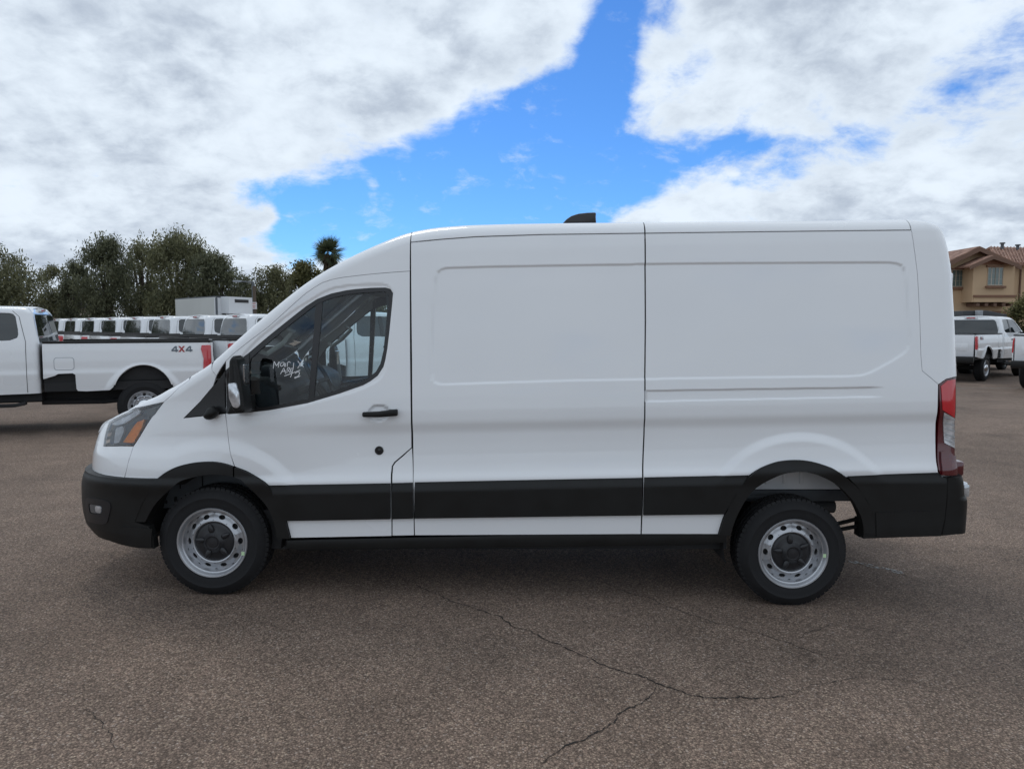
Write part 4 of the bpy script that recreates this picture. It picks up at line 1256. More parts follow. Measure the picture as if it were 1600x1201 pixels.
    for px in (1199, 1226, 1252):
        c = at(px, 744, 4.975); m_ = MB(); m_.box((c[0] - .012, 4.970, c[2] - .05), (c[0] + .014, 4.981, c[2] + .05), .004)
        both.append(m_.build('inner_arch_rib', WHITE, van))
    a = at(1150, 783, 5.02); b_ = at(1338, 765, 5.02)
    m_ = MB(); m_.box((a[0], 5.02, a[2]), (b_[0], 5.10, b_[2]), .008)
    m_.box((a[0] - .1, 5.0, a[2] + .02), (a[0] + .35, 5.02, a[2] + .05), .004)
    both.append(m_.build('frame_rail', FRAMEG, van, smooth=True))
    m_ = MB()
    c = at(1283, 790, 5.3); m_.tube([(c[0] - .5, 5.3, c[2]), (c[0] + .02, 5.3, c[2]), (c[0] + .09, 5.3, c[2] - .005)], [.05, .05, .046], 14)
    m_.build('exhaust_muffler', FRAMEG, van, smooth=True)
    m_ = MB()
    sp_a, sp_b = at(1300, 820, 4.95), at(1344, 809, 4.95); m_.tube([(sp_a[0] - .5, 4.95, sp_a[2] - .03), tuple(sp_a), tuple(sp_b)], .016, 6)
    sp_a, sp_b = at(1300, 829, 4.95), at(1344, 821, 4.95); m_.tube([(sp_a[0] - .5, 4.95, sp_a[2] + .02), tuple(sp_a), tuple(sp_b)], .016, 6)
    c = at(1343, 822, 4.93); m_.box((c[0] - .012, 4.9, c[2] - .07), (c[0] + .03, 4.99, c[2] + .06), .008)
    both.append(m_.build('leaf_spring', UNDER, van))
    m_ = MB()
    m_.box((H_F[0] + .33, 4.74, .30), (H_R[0] - .40, 2 * YC - 4.74, .52)); m_.box((H_F[0] + .5, 5.2, .22), (H_R[0] - .55, 2 * YC - 5.2, .31))  # hung low, with a lower box added, to cut light beneath the van
    m_.box((H_F[0] - .38, 4.93, .30), (H_F[0] + .33, 2 * YC - 4.93, .56))
    m_.box((H_R[0] - .40, 5.12, .62), (2.55, 2 * YC - 5.12, .80))
    m_.tube([(H_R[0], 4.85, H_R[2]), (H_R[0], 2 * YC - 4.85, H_R[2])], .06, 10)
    m_.tube([(H_F[0], 4.85, H_F[2]), (H_F[0], 2 * YC - 4.85, H_F[2])], .05, 10)
    bm = bmesh.new(); bmesh.ops.create_uvsphere(bm, u_segments=14, v_segments=8, radius=.16)
    for v in bm.verts: v.co += Vector((H_R[0], YC, H_R[2]))
    m_.bm(bm)
    m_.box((H_R[0] + .42, YC - .93, .80), (2.62, YC + .93, .86))
    m_.build('underbody', UNDER, van)
    # dark inner shell behind the seams
    shell = P([(634, 385), (1000, 371), (1420, 366), (1432, 480), (1436, 580), (1460, 605), (1460, 730), (1330, 735)] + [q for q in ro[::-1] if 1140 < q[0] < 1322] + [(1115, 790), (1115, 828), (606, 828), (606, 740), (634, 690)])
    both.append(S.panel('inner_shell', shell, UNDER, van, -.034, step=.06, skirt=0, shrink=0))
    both.append(S.panel('inner_shell', P([(340, 660), (352, 700), (362, 722), (372, 724), (372, 655)]), UNDER, van, -.034, step=.06, skirt=0, shrink=0))
    z7 = float(S.top(e1008)) - .02
    both.append(S.panel('inner_shell', P([(634, 366), (634, 430), (648, 430), (648, 364)]), UNDER, van, -.03, step=.03, skirt=0, shrink=0))
    # --- cabin
    def inner(name, poly, m, off, **k):
        o = S.panel(name, poly, m, van, off, step=.03, skirt=0, **k); both.append(o); return o
    inner('door_card', P([(372, 640), (420, 648), (480, 636), (530, 621), (570, 607), (598, 590), (640, 560), (640, 830), (470, 830), (380, 700)]), CABIN, -.055)
    inner('pillar_trim', P([(362, 600), (390, 560), (420, 531), (455, 503), (480, 484), (497, 472), (520, 463), (520, 448), (495, 452), (460, 480), (420, 515), (370, 556), (340, 590)]), BEIGE, -.035)
    inner('door_frame_trim', P([(497, 472), (517, 466), (540, 461), (600, 457), (603, 480), (597, 548), (588, 585), (640, 600), (640, 430), (555, 436), (500, 450)]), CABIN, -.040)
    # grab handle on the pillar trim
    g0, g1 = S.P(*S.inv(396, 547)), S.P(*S.inv(438, 511))
    m_ = MB()
    o_ = np.array([.06, .10, -.03])
    m_.tube([g0 + [.01, .03, 0], g0 + o_ * .9, (g0 + g1) / 2 + o_ * 1.1, g1 + o_ * .9, g1 + [0, .03, 0]], .017, 8)
    both.append(m_.build('grab_handle', BEIGE, van, smooth=True))
    xb = S.inv(640, 600)[0]
    m_ = MB()
    zdash = S.inv(400, 612)[1]
    xf = S.inv(352, 600)[0]
    m_.prism([(xf - .42, zdash + .00), (xf + .02, zdash + .07), (xf + .18, zdash + .075), (xf + .30, zdash + .01), (xf + .33, zdash - .25), (xf + .20, zdash - .55), (xf - .4, zdash - .55)], YC - .88, YC + .88, .03)
    m_.build('dashboard', CABIN, van, smooth=True)
    m_ = MB(); m_.box((xf + .1, YC - .62, zdash + .05), (xf + .26, YC - .24, zdash + .15), .03); m_.build('instrument_cowl', CABIN, van, smooth=True)
    cw = np.array([xf + .47, YC - .43, zdash + .03])
    m_ = MB(); ring = []
    tilt = math.radians(28)
    for k in range(28):
        a = 2 * math.pi * k / 28; u, v_ = .19 * math.cos(a), .19 * math.sin(a)
        ring.append((cw[0] - v_ * math.sin(tilt), cw[1] + u, cw[2] + v_ * math.cos(tilt)))
    m_.tube(ring, .016, 8, closed=True)
    for a in (0, math.pi, -math.pi / 2):
        u, v_ = .19 * math.cos(a), .19 * math.sin(a)
        m_.tube([cw + [-.03, 0, -.01], (cw[0] - v_ * math.sin(tilt), cw[1] + u, cw[2] + v_ * math.cos(tilt))], .014, 6)
    m_.tube([cw + [-.05, 0, -.03], cw + [-.35, 0, -.16]], .035, 8)
    m_.build('steering_wheel', SATIN, van, smooth=True)
    for yc in (YC - .45, YC + .45):
        m_ = MB()
        xs_ = xb - .30
        m_.box((xs_ - .40, yc - .25, zdash - .42), (xs_ + .08, yc + .25, zdash - .26), .05)
        m_.prism([(xs_ + .02, zdash - .35), (xs_ + .15, zdash - .35), (xs_ + .30, zdash + .28), (xs_ + .19, zdash + .30)], yc - .25, yc + .25, .045)
        m_.prism([(xs_ + .21, zdash + .33), (xs_ + .30, zdash + .33), (xs_ + .34, zdash + .50), (xs_ + .26, zdash + .51)], yc - .13, yc + .13, .03)
        m_.build('seat', SEATM, van, smooth=True)
    m_ = MB(); m_.box((xb + .12, YC - .93, .75), (xb + .16, YC + .93, 1.75)); m_.prismx([(YC - .93, 1.75), (YC + .93, 1.75), (YC + .83, 2.28), (YC - .83, 2.28)], xb + .12, xb + .16); m_.build('bulkhead', CABING, van)
    zc_ = float(zedge_van(np.array(xb - .3)))
    m_ = MB(); hdx = S.inv(520, 450)[0]
    m_.prism([(hdx + .02, S.inv(545, 452)[1] + .01), (xb + .13, S.inv(600, 440)[1] + .02), (xb + .13, S.inv(600, 440)[1] + .05), (hdx + .02, S.inv(545, 452)[1] + .04)], YC - .84, YC + .84)
    m_.build('headliner', CABIN, van)
    m_ = MB(); m_.box((xf - .2, YC - .9, .50), (xb + .12, YC + .9, .56)); m_.build('cab_floor', UNDER, van)
    for o in both: mirror_part(o)
    return van


VAN = build_van()


# ------------------------------------------------------------------ pickup trucks
def truck_skin():
    tw = smooth_table([(.3, .97), (.62, .985), (.80, 1.0), (.97, 1.012), (1.0, 1.014), (1.03, 1.003), (1.2, 1.0), (1.36, .992), (1.46, .975), (1.52, .962), (1.75, .905), (1.98, .835), (2.1, .79)], .018)

    def W(x, z):
        x = np.asarray(x, float); w = tw(z)
        for hx in (-1.06, -4.90):
            r = np.sqrt((x - hx) ** 2 + np.maximum(z - .50, 0) ** 2)
            w = w + .035 * (1 - smoothstep(.53, .64, r)) * smoothstep(.5, .8, z)
        return w
    ze = smooth_table([(-7.4, 1.16), (-6.3, 1.30), (-6.0, 1.38), (-5.2, 1.45), (-4.95, 1.50), (-4.15, 1.98), (-3.9, 2.035), (-3.2, 2.055), (-2.75, 2.045), (-2.45, 2.02)], .06, .005)
    cab = Skin(0, -5.85, .45, W, ze, lambda s: np.full(np.shape(s), .075), lambda z: np.interp(z, [.5, 1.45, 1.6, 1.95, 2.06], [-2.64, -2.64, -2.66, -2.72, -2.80]), .10, lambda z: np.interp(z, [.3, .9, 1.2, 1.4], [.46, .46, .42, .36]), .5)
    bed = Skin(0, -9, .45, W, lambda s: np.full(np.shape(s), 1.485), lambda s: np.full(np.shape(s), .02), -.06, .05)
    return cab, bed


def arc(cx, cz, r, a0, a1, n=18, rz=None):
    rz = rz or r
    return [(cx + r * math.cos(a0 + (a1 - a0) * k / n), cz + rz * math.sin(a0 + (a1 - a0) * k / n)) for k in range(n + 1)]


def make_pickup():
    C, B = truck_skin()
    T = empty('pickup_truck')
    both = []

    def pn(skin, name, poly, m, off=0.0, par=T, mirror=True, **k):
        k.setdefault('step', .035)
        o = skin.panel(name, poly, m, par, off, **k)
        if mirror: both.append(o)
        return o
    R = .415
    # bed side with wheel opening and the notch behind the cab
    A = arc(-1.06, .62, .46, math.pi - .12, .06, 20, .50)
    bed = [(-2.49, 1.47)] + [(-2.49, .98), (-2.49, .905), (-2.33, .955), (-2.28, .985), (-2.08, .99), (-2.045, .965), (-2.04, .735), (-2.02, .70), (-1.9, .69), (-1.56, .70)] + [q for q in A if q[1] > .72] + [(-.60, .73), (-.25, .76), (.0, .80), (.018, 1.0), (.018, 1.47)]
    pn(B, 'bed_side', bed, TWHITE, step=.03, skirt=.03)
    lip = arc(-1.06, .62, .475, math.pi - .1, .06, 24, .515); lin = arc(-1.06, .62, .445, math.pi - .1, .06, 24, .485)
    pn(B, 'wheel_arch_lip', [q for q in lip if q[1] > .74] + [q for q in lin if q[1] > .74][::-1], TWHITE, .012, step=.02, skirt=.03, shrink=0)
    pn(B, 'fuel_flap', round_poly([(-2.33, 1.05), (-2.06, 1.05), (-2.06, 1.24), (-2.33, 1.24)], .05), TWHITE, .005, step=.04, skirt=.004, shrink=0)
    pn(B, 'fuel_flap_gap', round_poly([(-2.338, 1.042), (-2.052, 1.042), (-2.052, 1.248), (-2.338, 1.248)], .055), GREYPAN, .0025, step=.04, skirt=0, shrink=0)
    pn(B, 'bed_notch', [(-2.49, .70), (-2.02, .70), (-2.02, 1.0), (-2.49, 1.0)], UNDER, -.06, step=.1, skirt=0, shrink=0)
    m_ = MB(); m_.box((-2.49, -.985, 1.472), (.0, -.90, 1.508), .008); both.append(m_.build('bed_rail_cap', BLACKPL, T, smooth=True))
    tl = [(-.135, 1.015), (.01, 1.015), (.014, 1.40), (-.02, 1.425), (-.15, 1.42), (-.162, 1.36), (-.125, 1.20)]
    pn(B, 'tail_light', tl, RED, .012, step=.03, skirt=.02, shrink=0)
    # badge: 4 x 4
    def badge(pl, m):
        pn(B, 'badge_4x4', pl, m, .005, step=.05, skirt=.003, shrink=0, mirror=False)
        o = pn(B, 'badge_4x4', [(-.915 - x, z) for x, z in pl], m, .005, step=.05, skirt=.003, shrink=0, mirror=False); o.scale = (1, -1, 1)
    G4 = mat('badge_grey', (.12, .14, .16), .3, metal=.3); R4 = mat('badge_red', (.35, .02, .02), .4)

    def four(x0):
        for pl in ([(0, .025), (.055, .085), (.075, .085), (.075, .068), (.028, .025)], [(0, .0), (.105, .0), (.105, .025), (0, .025)], [(.062, -.012), (.085, -.012), (.085, .085), (.062, .085)]):
            badge([(x0 + a, 1.325 + b) for a, b in pl], G4)
    four(-.62); four(-.40)
    badge([(-.515 + a, 1.325 + b) for a, b in ((0, -.012), (.03, -.012), (.105, .085), (.075, .085))], R4)
    badge([(-.515 + a, 1.325 + b) for a, b in ((.075, -.012), (.105, -.012), (.03, .085), (0, .085))], R4)
    # inside of the bed, tailgate
    m_ = MB(); m_.box((-2.49, -.91, .85), (-.02, -.88, 1.47)); m_.box((-2.49, .88, .85), (-.02, .91, 1.47)); m_.box((-2.49, -.88, .82), (-.02, .88, .86)); m_.box((-2.50, -.9, .85), (-2.46, .9, 1.47))
    m_.build('bed_liner', UNDER, T)
    m_ = MB(); m_.box((-.035, -.93, .80), (.028, .93, 1.47), .012); m_.box((.02, -.76, .96), (.036, .76, 1.20), .006)
    tg = m_.build('tailgate', TWHITE, T, smooth=True)
    m_ = MB(); m_.box((-.03, -.90, 1.472), (.03, .90, 1.50), .008); m_.build('tailgate_cap', BLACKPL, T, smooth=True)
    m_ = MB(); m_.box((.03, -.16, 1.28), (.042, .16, 1.36), .006); m_.build('tailgate_handle', BLACKPL, T, smooth=True)
    m_ = MB(); m_.box((.03, -.97, .60), (.20, .97, .80), .03); m_.build('rear_bumper', BLACKPL, T, smooth=True)
    # cab
    gw = [(-3.42, 1.52), (-3.42, 1.955), (-3.25, 1.965), (-2.93, 1.955), (-2.88, 1.94), (-2.85, 1.90), (-2.815, 1.70), (-2.81, 1.61), (-2.825, 1.565), (-2.92, 1.525), (-3.0, 1.52)]
    fw = [(-3.50, 1.955), (-3.50, 1.52), (-4.35, 1.52), (-4.62, 1.53), (-4.62, 1.58), (-4.20, 1.86), (-4.02, 1.94), (-3.90, 1.955)]
    cab_rear = [(-2.57, 1.5), (-2.56, 1.2), (-2.56, .68)]
    nose = -5.85 - .45 * (math.pi / 2 - .02)
    tops = [(float(s), float(C.top(s))) for s in np.linspace(nose, -2.62, 50)]
    Af = arc(-4.90, .62, .47, 0.02, math.pi - .02, 20, .52)
    dx = -3.46
    sideF = [(dx, .67), (dx, float(C.top(dx)))] + [q for q in tops[::-1] if q[0] < dx] + [(nose, .78), (-5.5, .66)] + [q for q in Af if q[1] > .67][::-1] + [(-4.40, .66)]
    sideR = [(-2.45, .68), (-2.45, float(C.top(-2.62)))] + [q for q in tops[::-1] if q[0] > dx] + [(dx, float(C.top(dx))), (dx, .67)]
    pn(C, 'cab_rear_quarter', sideR, TWHITE, hole=gw, step=.03)
    pn(C, 'front_door', sideF, TWHITE, hole=fw, step=.035)
    pn(C, 'side_window', offset_poly(gw, -.006), TGLASS, -.010, step=.05, skirt=0, shrink=0)
    pn(C, 'side_window', offset_poly(fw, -.006), TGLASS, -.010, step=.05, skirt=0, shrink=0)
    pn(C, 'window_post', [(-3.505, 1.515), (-3.415, 1.515), (-3.415, 1.96), (-3.505, 1.96)], SATIN, .003, step=.05, skirt=.004, shrink=0)
    for x0, x1 in ((-2.716, -2.708),):
        pn(C, 'door_seam', [(x0, .70), (x1, .70), (x1, 1.5), (x1 - .09, 1.90), (x1 - .18, 1.99), (x0 - .18, 1.99), (x0 - .09, 1.90), (x0, 1.5)], SATIN, .0025, step=.05, skirt=0, shrink=0)
    # cab back: window, frame, brake lamp
    xbk = lambda z: float(np.interp(z, [.5, 1.45, 1.6, 1.95, 2.06], [-2.545, -2.545, -2.565, -2.625, -2.705]))
    hwk = lambda z: float(np.interp(z, [.6, 1.0, 1.46, 1.75, 1.98, 2.06], [.90, .92, .90, .85, .775, .72]))
    zr_ = [.68, 1.0, 1.30, 1.46, 1.60, 1.75, 1.90, 1.98, 2.045]
    V = []
    for z in zr_:
        for u in (-1, 1): V.append((xbk(z), u * hwk(z), z))
    mesh_obj('cab_back', V, [(2 * k, 2 * k + 1, 2 * k + 3, 2 * k + 2) for k in range(len(zr_) - 1)], TWHITE, T)
    rows = [(1.50, .81), (1.53, .835), (1.60, .835), (1.75, .79), (1.88, .745), (1.915, .72), (1.93, .68)]

    def rear_sheet(name, gx, gy, gz_, m):
        V = []
        for z, h in rows:
            zz = 1.715 + (z - 1.715) * gz_
            for u in (-1, -.5, 0, .5, 1): V.append((xbk(zz) + gx - .012 * abs(u) ** 2, u * h * gy, zz))
        return mesh_obj(name, V, [(5 * k + j, 5 * k + j + 1, 5 * k + j + 6, 5 * k + j + 5) for k in range(len(rows) - 1) for j in range(4)], m, T)
    rear_sheet('rear_window_surround', .016, 1.03, 1.07, SATIN)
    rear_sheet('rear_window', .022, 1.0, 1.0, TGLASS)
    m_ = MB(); m_.box((-2.80, -.20, 1.985), (-2.62, .20, 2.035), .012); m_.build('brake_light_housing', TWHITE, T, smooth=True)
    m_ = MB(); m_.box((-2.635, -.13, 1.993), (-2.608, .13, 2.027), .006); m_.build('brake_light', RED, T, smooth=True)
    loft_top(C, np.linspace(nose, -5.0, 16), 8, .05, 'z', 'bonnet', TWHITE, T)
    loft_top(C, np.linspace(-5.0, -4.1, 10), 10, .08, 'x', 'windscreen', TGLASS, T)
    loft_top(C, np.linspace(-4.1, -2.50, 16), 10, .03, 'z', 'roof', TWHITE, T)
    # nose
    m_ = MB(); m_.box((-6.36, -.80, .80), (-6.24, .80, 1.22), .03); m_.build('grille', SATIN, T, smooth=True)
    m_ = MB(); m_.box((-6.46, -.98, .52), (-6.2, .98, .78), .04); m_.build('front_bumper', BLACKPL, T, smooth=True)
    for sy in (-1, 1):
        m_ = MB(); m_.box((-6.30, sy * .93 - .10, .95), (-6.12, sy * .93 + .10, 1.20), .03); m_.build('headlight', CLEARL, T, smooth=True)
        m_ = MB(); m_.box((-4.58, sy * 1.22 - .13, 1.45), (-4.46, sy * 1.22 + .13, 1.80), .03); m_.box((-4.53, sy * 1.05 - .10, 1.48), (-4.48, sy * 1.05 + .10, 1.54)); m_.build('door_mirror', BLACKPL, T, smooth=True)
        m_ = MB(); m_.box((-3.62, sy * 1.006 - .012, 1.27), (-3.44, sy * 1.006 + .012, 1.31), .008); m_.build('door_handle', BLACKPL, T, smooth=True)
    # chassis
    m_ = MB(); m_.box((-6.1, -.50, .50), (.05, -.36, .72)); m_.box((-6.1, .36, .50), (.05, .50, .72)); m_.box((-5.4, -.85, .55), (-2.55, .85, .72)); m_.box((-2.4, -.42, .50), (-1.5, .45, .80))
    m_.tube([(-1.06, -.8, R), (-1.06, .8, R)], .07, 8); m_.tube([(-4.9, -.8, R), (-4.9, .8, R)], .07, 8)
    m_.tube([(-2.6, -.55, .50), (-1.7, -.55, .48), (-.4, -.55, .58), (.1, -.62, .56)], .045, 8)
    m_.build('chassis', UNDER, T)
    m_ = MB(); m_.box((-2.49, -.96, .70), (-.02, .96, .84)); m_.build('bed_floor', UNDER, T)
    m_ = MB(); m_.prism([(-4.2, .52), (-2.9, .52), (-2.75, .56), (-2.75, .50), (-2.9, .47), (-4.2, .47)], -1.0, -.86, .01); both.append(m_.build('side_step', UNDER, T, smooth=True))
    for sy in (-1, 1):
        for hx in (-1.06, -4.90):
            make_wheel('wheel', np.array([hx, sy * .985, R]), R, .26, .245, T, outward=sy, lugs=40, holes=8, cap='truck', hole_r=.02)
    for o in both: mirror_part(o)
    return T


PROTO = make_pickup()


def place_truck(loc, rz, label, group, first=False):
    o = PROTO if first else copy_tree(PROTO)
    o.location = (loc[0], loc[1], float(gz(loc[0], loc[1]))); o.rotation_euler = (0, 0, rz)
    tag(o, label, 'pickup truck', group)
    return o


GR = 'white pickup trucks parked on the lot'
# the nearest one, nose to the left
a11 = math.radians(22.5)
cr_ = at(331, 580, 12.65)
right = np.array([-math.sin(a11), math.cos(a11)])
c0 = cr_[:2] + right * 1.01
place_truck(c0, a11, 'white 4x4 pickup seen side-on at the left edge, just ahead of the van nose', GR, first=True)
# the row behind it
az = math.radians(46)
hd = np.array([math.sin(az), math.cos(az)]); lf = np.array([-hd[1], hd[0]])
rz_row = math.atan2(hd[1], hd[0]) - math.pi
names = {-2: 'white pickup behind the van, seen through the driver window', -1: 'white pickup of the angled row half hidden by the van windscreen pillar',
         0: 'first white pickup of the angled row left of the van windscreen pillar', 1: 'second white pickup of the angled row left of the van windscreen pillar',
         2: 'third white pickup of the angled row left of the van windscreen pillar', 3: 'fourth white pickup of the angled row, just left of the box truck', 4: 'fifth white pickup of the angled row left of the van windscreen pillar',
         5: 'sixth white pickup of the angled row, third from its far end', 6: 'seventh white pickup of the angled row, next to the farthest', 7: 'farthest and smallest white pickup of the angled row, beside the near cab'}
for k in range(-2, 8):
    cab = np.array([-7.63, 20.2]) + lf * 2.83 * k + hd * (-.2 if k == -2 else 0) + lf * (.45 if k == -2 else 0)
    tgp = cab - hd * 2.56
    place_truck(tgp, rz_row, names[k], GR)
# right of the van
az2 = math.radians(49)
h2 = np.array([math.sin(az2), math.cos(az2)]); r2_ = np.array([h2[1], -h2[0]])
rz2 = math.atan2(h2[1], h2[0]) - math.pi
cA = at(1526, 560, 22.5)[:2]
place_truck(cA - r2_ * 1.02, rz2, 'white pickup with a wide rear window right of the van tail, below the house', GR)
cB = at(1579, 560, 20.2)[:2]
place_truck(cB + r2_ * 1.02, rz2, 'white pickup at the right edge, only its left tail light and bed side showing', GR)
cC = at(1505, 560, 26.0)[:2]
place_truck(cC - r2_ * 1.02, rz2, 'white pickup mostly hidden by the van tail, one red tail light showing', GR)

# ------------------------------------------------------------------ background: box truck, signs, wall, roofs
def build_background():
    CONC = mat('block_wall', (.20, .165, .135), .9, var=.2, vscale=2, bump=.3, bscale=20)
    # block wall at the back of the lot
    w = empty('block_wall', (-32, 47, 0)); tag(w, 'low brown block wall under the trees at the back', 'wall')
    m_ = MB(); m_.box((-80, 47, 0), (25.5, 47.2, 2.15)); m_.build('wall_face', CONC, w)
    m_ = MB(); m_.box((-80, 46.95, 2.15), (25.5, 47.25, 2.25)); m_.build('wall_cap', CONC, w)
    # refrigerated box truck
    bt = empty('box_truck', (-13.5, 34, 0)); tag(bt, 'white refrigerated box truck standing behind the row of pickups', 'truck')
    a, b = at(273, 465, 33.0), at(336, 465, 33.0); zt = a[2]
    P1 = np.array([at(273.5, 466, 36.5), at(336, 465, 33.2), at(383, 465.5, 35.0)])
    A, Bc, Cc = P1[0][:2], P1[1][:2], P1[2][:2]
    D = A + (Cc - Bc)
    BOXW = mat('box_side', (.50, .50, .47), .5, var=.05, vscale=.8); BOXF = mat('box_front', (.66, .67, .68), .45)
    def wall(p, q, z0, z1, name, m, out):
        n = np.array([(q - p)[1], -(q - p)[0]]); n = n / np.linalg.norm(n) * out
        V = [(*p, z0), (*q, z0), (*q, z1), (*p, z1)]; V += [(v[0] - n[0], v[1] - n[1], v[2]) for v in V]
        return mesh_obj(name, V, [(0, 1, 2, 3), (7, 6, 5, 4), (0, 4, 5, 1), (1, 5, 6, 2), (2, 6, 7, 3), (3, 7, 4, 0)], m, bt, smooth=False)
    zt = 3.02; z0 = 1.0
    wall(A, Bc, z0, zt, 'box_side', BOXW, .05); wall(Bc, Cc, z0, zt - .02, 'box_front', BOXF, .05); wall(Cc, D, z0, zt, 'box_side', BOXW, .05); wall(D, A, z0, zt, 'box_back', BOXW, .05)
    m_ = MB(); m_.add([(*A, zt), (*Bc, zt), (*Cc, zt), (*D, zt), (*A, zt + .05), (*Bc, zt + .05), (*Cc, zt + .05), (*D, zt + .05)], [(0, 1, 5, 4), (1, 2, 6, 5), (2, 3, 7, 6), (3, 0, 4, 7), (4, 5, 6, 7)]); m_.build('box_roof', FRAMEG, bt)
    u = (Cc - Bc) / np.linalg.norm(Cc - Bc); n = np.array([u[1], -u[0]]); Lw = np.linalg.norm(Cc - Bc)

    def onf(s0, s1, z0_, z1_, d0, d1, name, m):
        V = []
        for d in (d0, d1):
            for s_, z_ in ((s0, z0_), (s1, z0_), (s1, z1_), (s0, z1_)): q = Bc + u * Lw * s_ + n * d; V.append((q[0], q[1], z_))
        return mesh_obj(name, V, [(0, 1, 2, 3), (7, 6, 5, 4), (0, 4, 5, 1), (1, 5, 6, 2), (2, 6, 7, 3), (3, 7, 4, 0)], m, bt, smooth=False)
    onf(.18, .98, 2.30, 3.05, .0, .45, 'cooling_unit', BOXF); onf(.38, .84, 2.80, 2.94, .45, .47, 'unit_grille', SATIN)
    onf(.22, .26, 1.9, 2.32, .0, .12, 'unit_pipe', SATIN); onf(.72, .75, 2.0, 2.32, .0, .12, 'unit_pipe', SATIN)
    onf(.0, .06, 1.0, 3.0, .0, .03, 'corner_post', FRAMEG)
    ctr = (Bc + Cc) / 2 + n * 1.0
    m_ = MB(); m_.box((ctr[0] - .9, ctr[1] - .9, .6), (ctr[0] + .9, ctr[1] + .9, 1.95), .1); m_.build('driver_cab', TWHITE, bt, smooth=True)
    m_ = MB()
    m2 = (A + Cc) / 2
    m_.box((m2[0] - 1.0, m2[1] - 1.0, .5), (m2[0] + 1.0, m2[1] + 1.0, 1.0)); m_.build('chassis', UNDER, bt)
    for q in (Bc + (A - Bc) * .15, Bc + (A - Bc) * .8):
        make_wheel('wheel', np.array([q[0], q[1] + .1, .45]), .45, .25, .27, bt, lugs=30, holes=6, cap='truck')
    # sign on a post
    sg = empty('notice_sign', tuple(at(397, 508, 30)[:2]) + (0,)); tag(sg, 'small white notice sign on a brown post right of the box truck', 'sign')
    p = at(397, 480, 30)
    m_ = MB(); m_.box((p[0] - .05, 30.03, 0), (p[0] + .05, 30.13, at(397, 447, 30)[2])); m_.build('post', mat('post_wood', (.10, .075, .055), .9), sg)
    m_ = MB(); t0, t1 = at(393.5, 483, 30), at(401, 472, 30); m_.box((t0[0], 29.98, t0[2]), (t1[0], 30.02, t1[2])); m_.build('sign_board', mat('sign_white', (.62, .60, .60), .5), sg)
    for k, (x0, x1, y0, y1) in enumerate(((395, 399.5, 473.5, 474.6), (395, 399.5, 477.6, 478.4), (395.5, 399, 480, 480.8))):
        t0, t1 = at(x0, y1, 30), at(x1, y0, 30); m_ = MB(); m_.box((t0[0], 29.968, t0[2]), (t1[0], 29.979, t1[2])); m_.build('sign_line', mat('sign_red', (.40, .08, .07), .5), sg)
    # lamp post
    lp = empty('lamp_post', tuple(at(384, 508, 40)[:2]) + (0,)); tag(lp, 'thin grey lamp post with a short arm among the trees', 'lamp post')
    t = at(395, 441, 40); m_ = MB(); m_.tube([(t[0], 40, 0), (t[0], 40, t[2])], .07, 8); m_.tube([(t[0], 40, t[2]), (t[0] - .75, 40, t[2] + .05)], .04, 6); m_.build('pole', FRAMEG, lp)
    m_ = MB(); m_.box((t[0] - 1.05, 39.9, t[2]), (t[0] - .6, 40.1, t[2] + .1), .02); m_.build('lamp_head', GREYPAN, lp)
    # far house roof at the left
    fr = empty('far_house', tuple(at(75, 500, 75)[:2]) + (0,)); tag(fr, 'distant low house with a grey-mauve roof between the left trees', 'house')
    RM = mat('far_shingles', (.20, .19, .21), .85, var=.15, vscale=3)
    e0, e1 = at(40, 481, 75), at(105, 481, 75); rg = at(70, 459, 80)
    m_ = MB(); m_.add([(e0[0], 75, e0[2]), (e1[0], 75, e1[2]), (e1[0], 80, rg[2]), (e0[0] + 1.5, 80, rg[2]), (e0[0], 85, e0[2]), (e1[0], 85, e1[2])], [(0, 1, 2, 3), (3, 2, 5, 4), (0, 3, 4), (1, 5, 2)]); m_.build('roof', RM, fr)
    m_ = MB(); m_.box((e0[0] + .5, 75.6, 0), (e1[0] - .5, 84.4, e0[2] + .1)); m_.build('wall', mat('far_wall', (.33, .28, .23), .9), fr)
    v = at(72, 457, 79.5); m_ = MB(); m_.tube([(v[0], 79.5, rg[2] - .3), (v[0], 79.5, rg[2] + .35)], .25, 8); m_.build('roof_vent', FRAMEG, fr)


build_background()

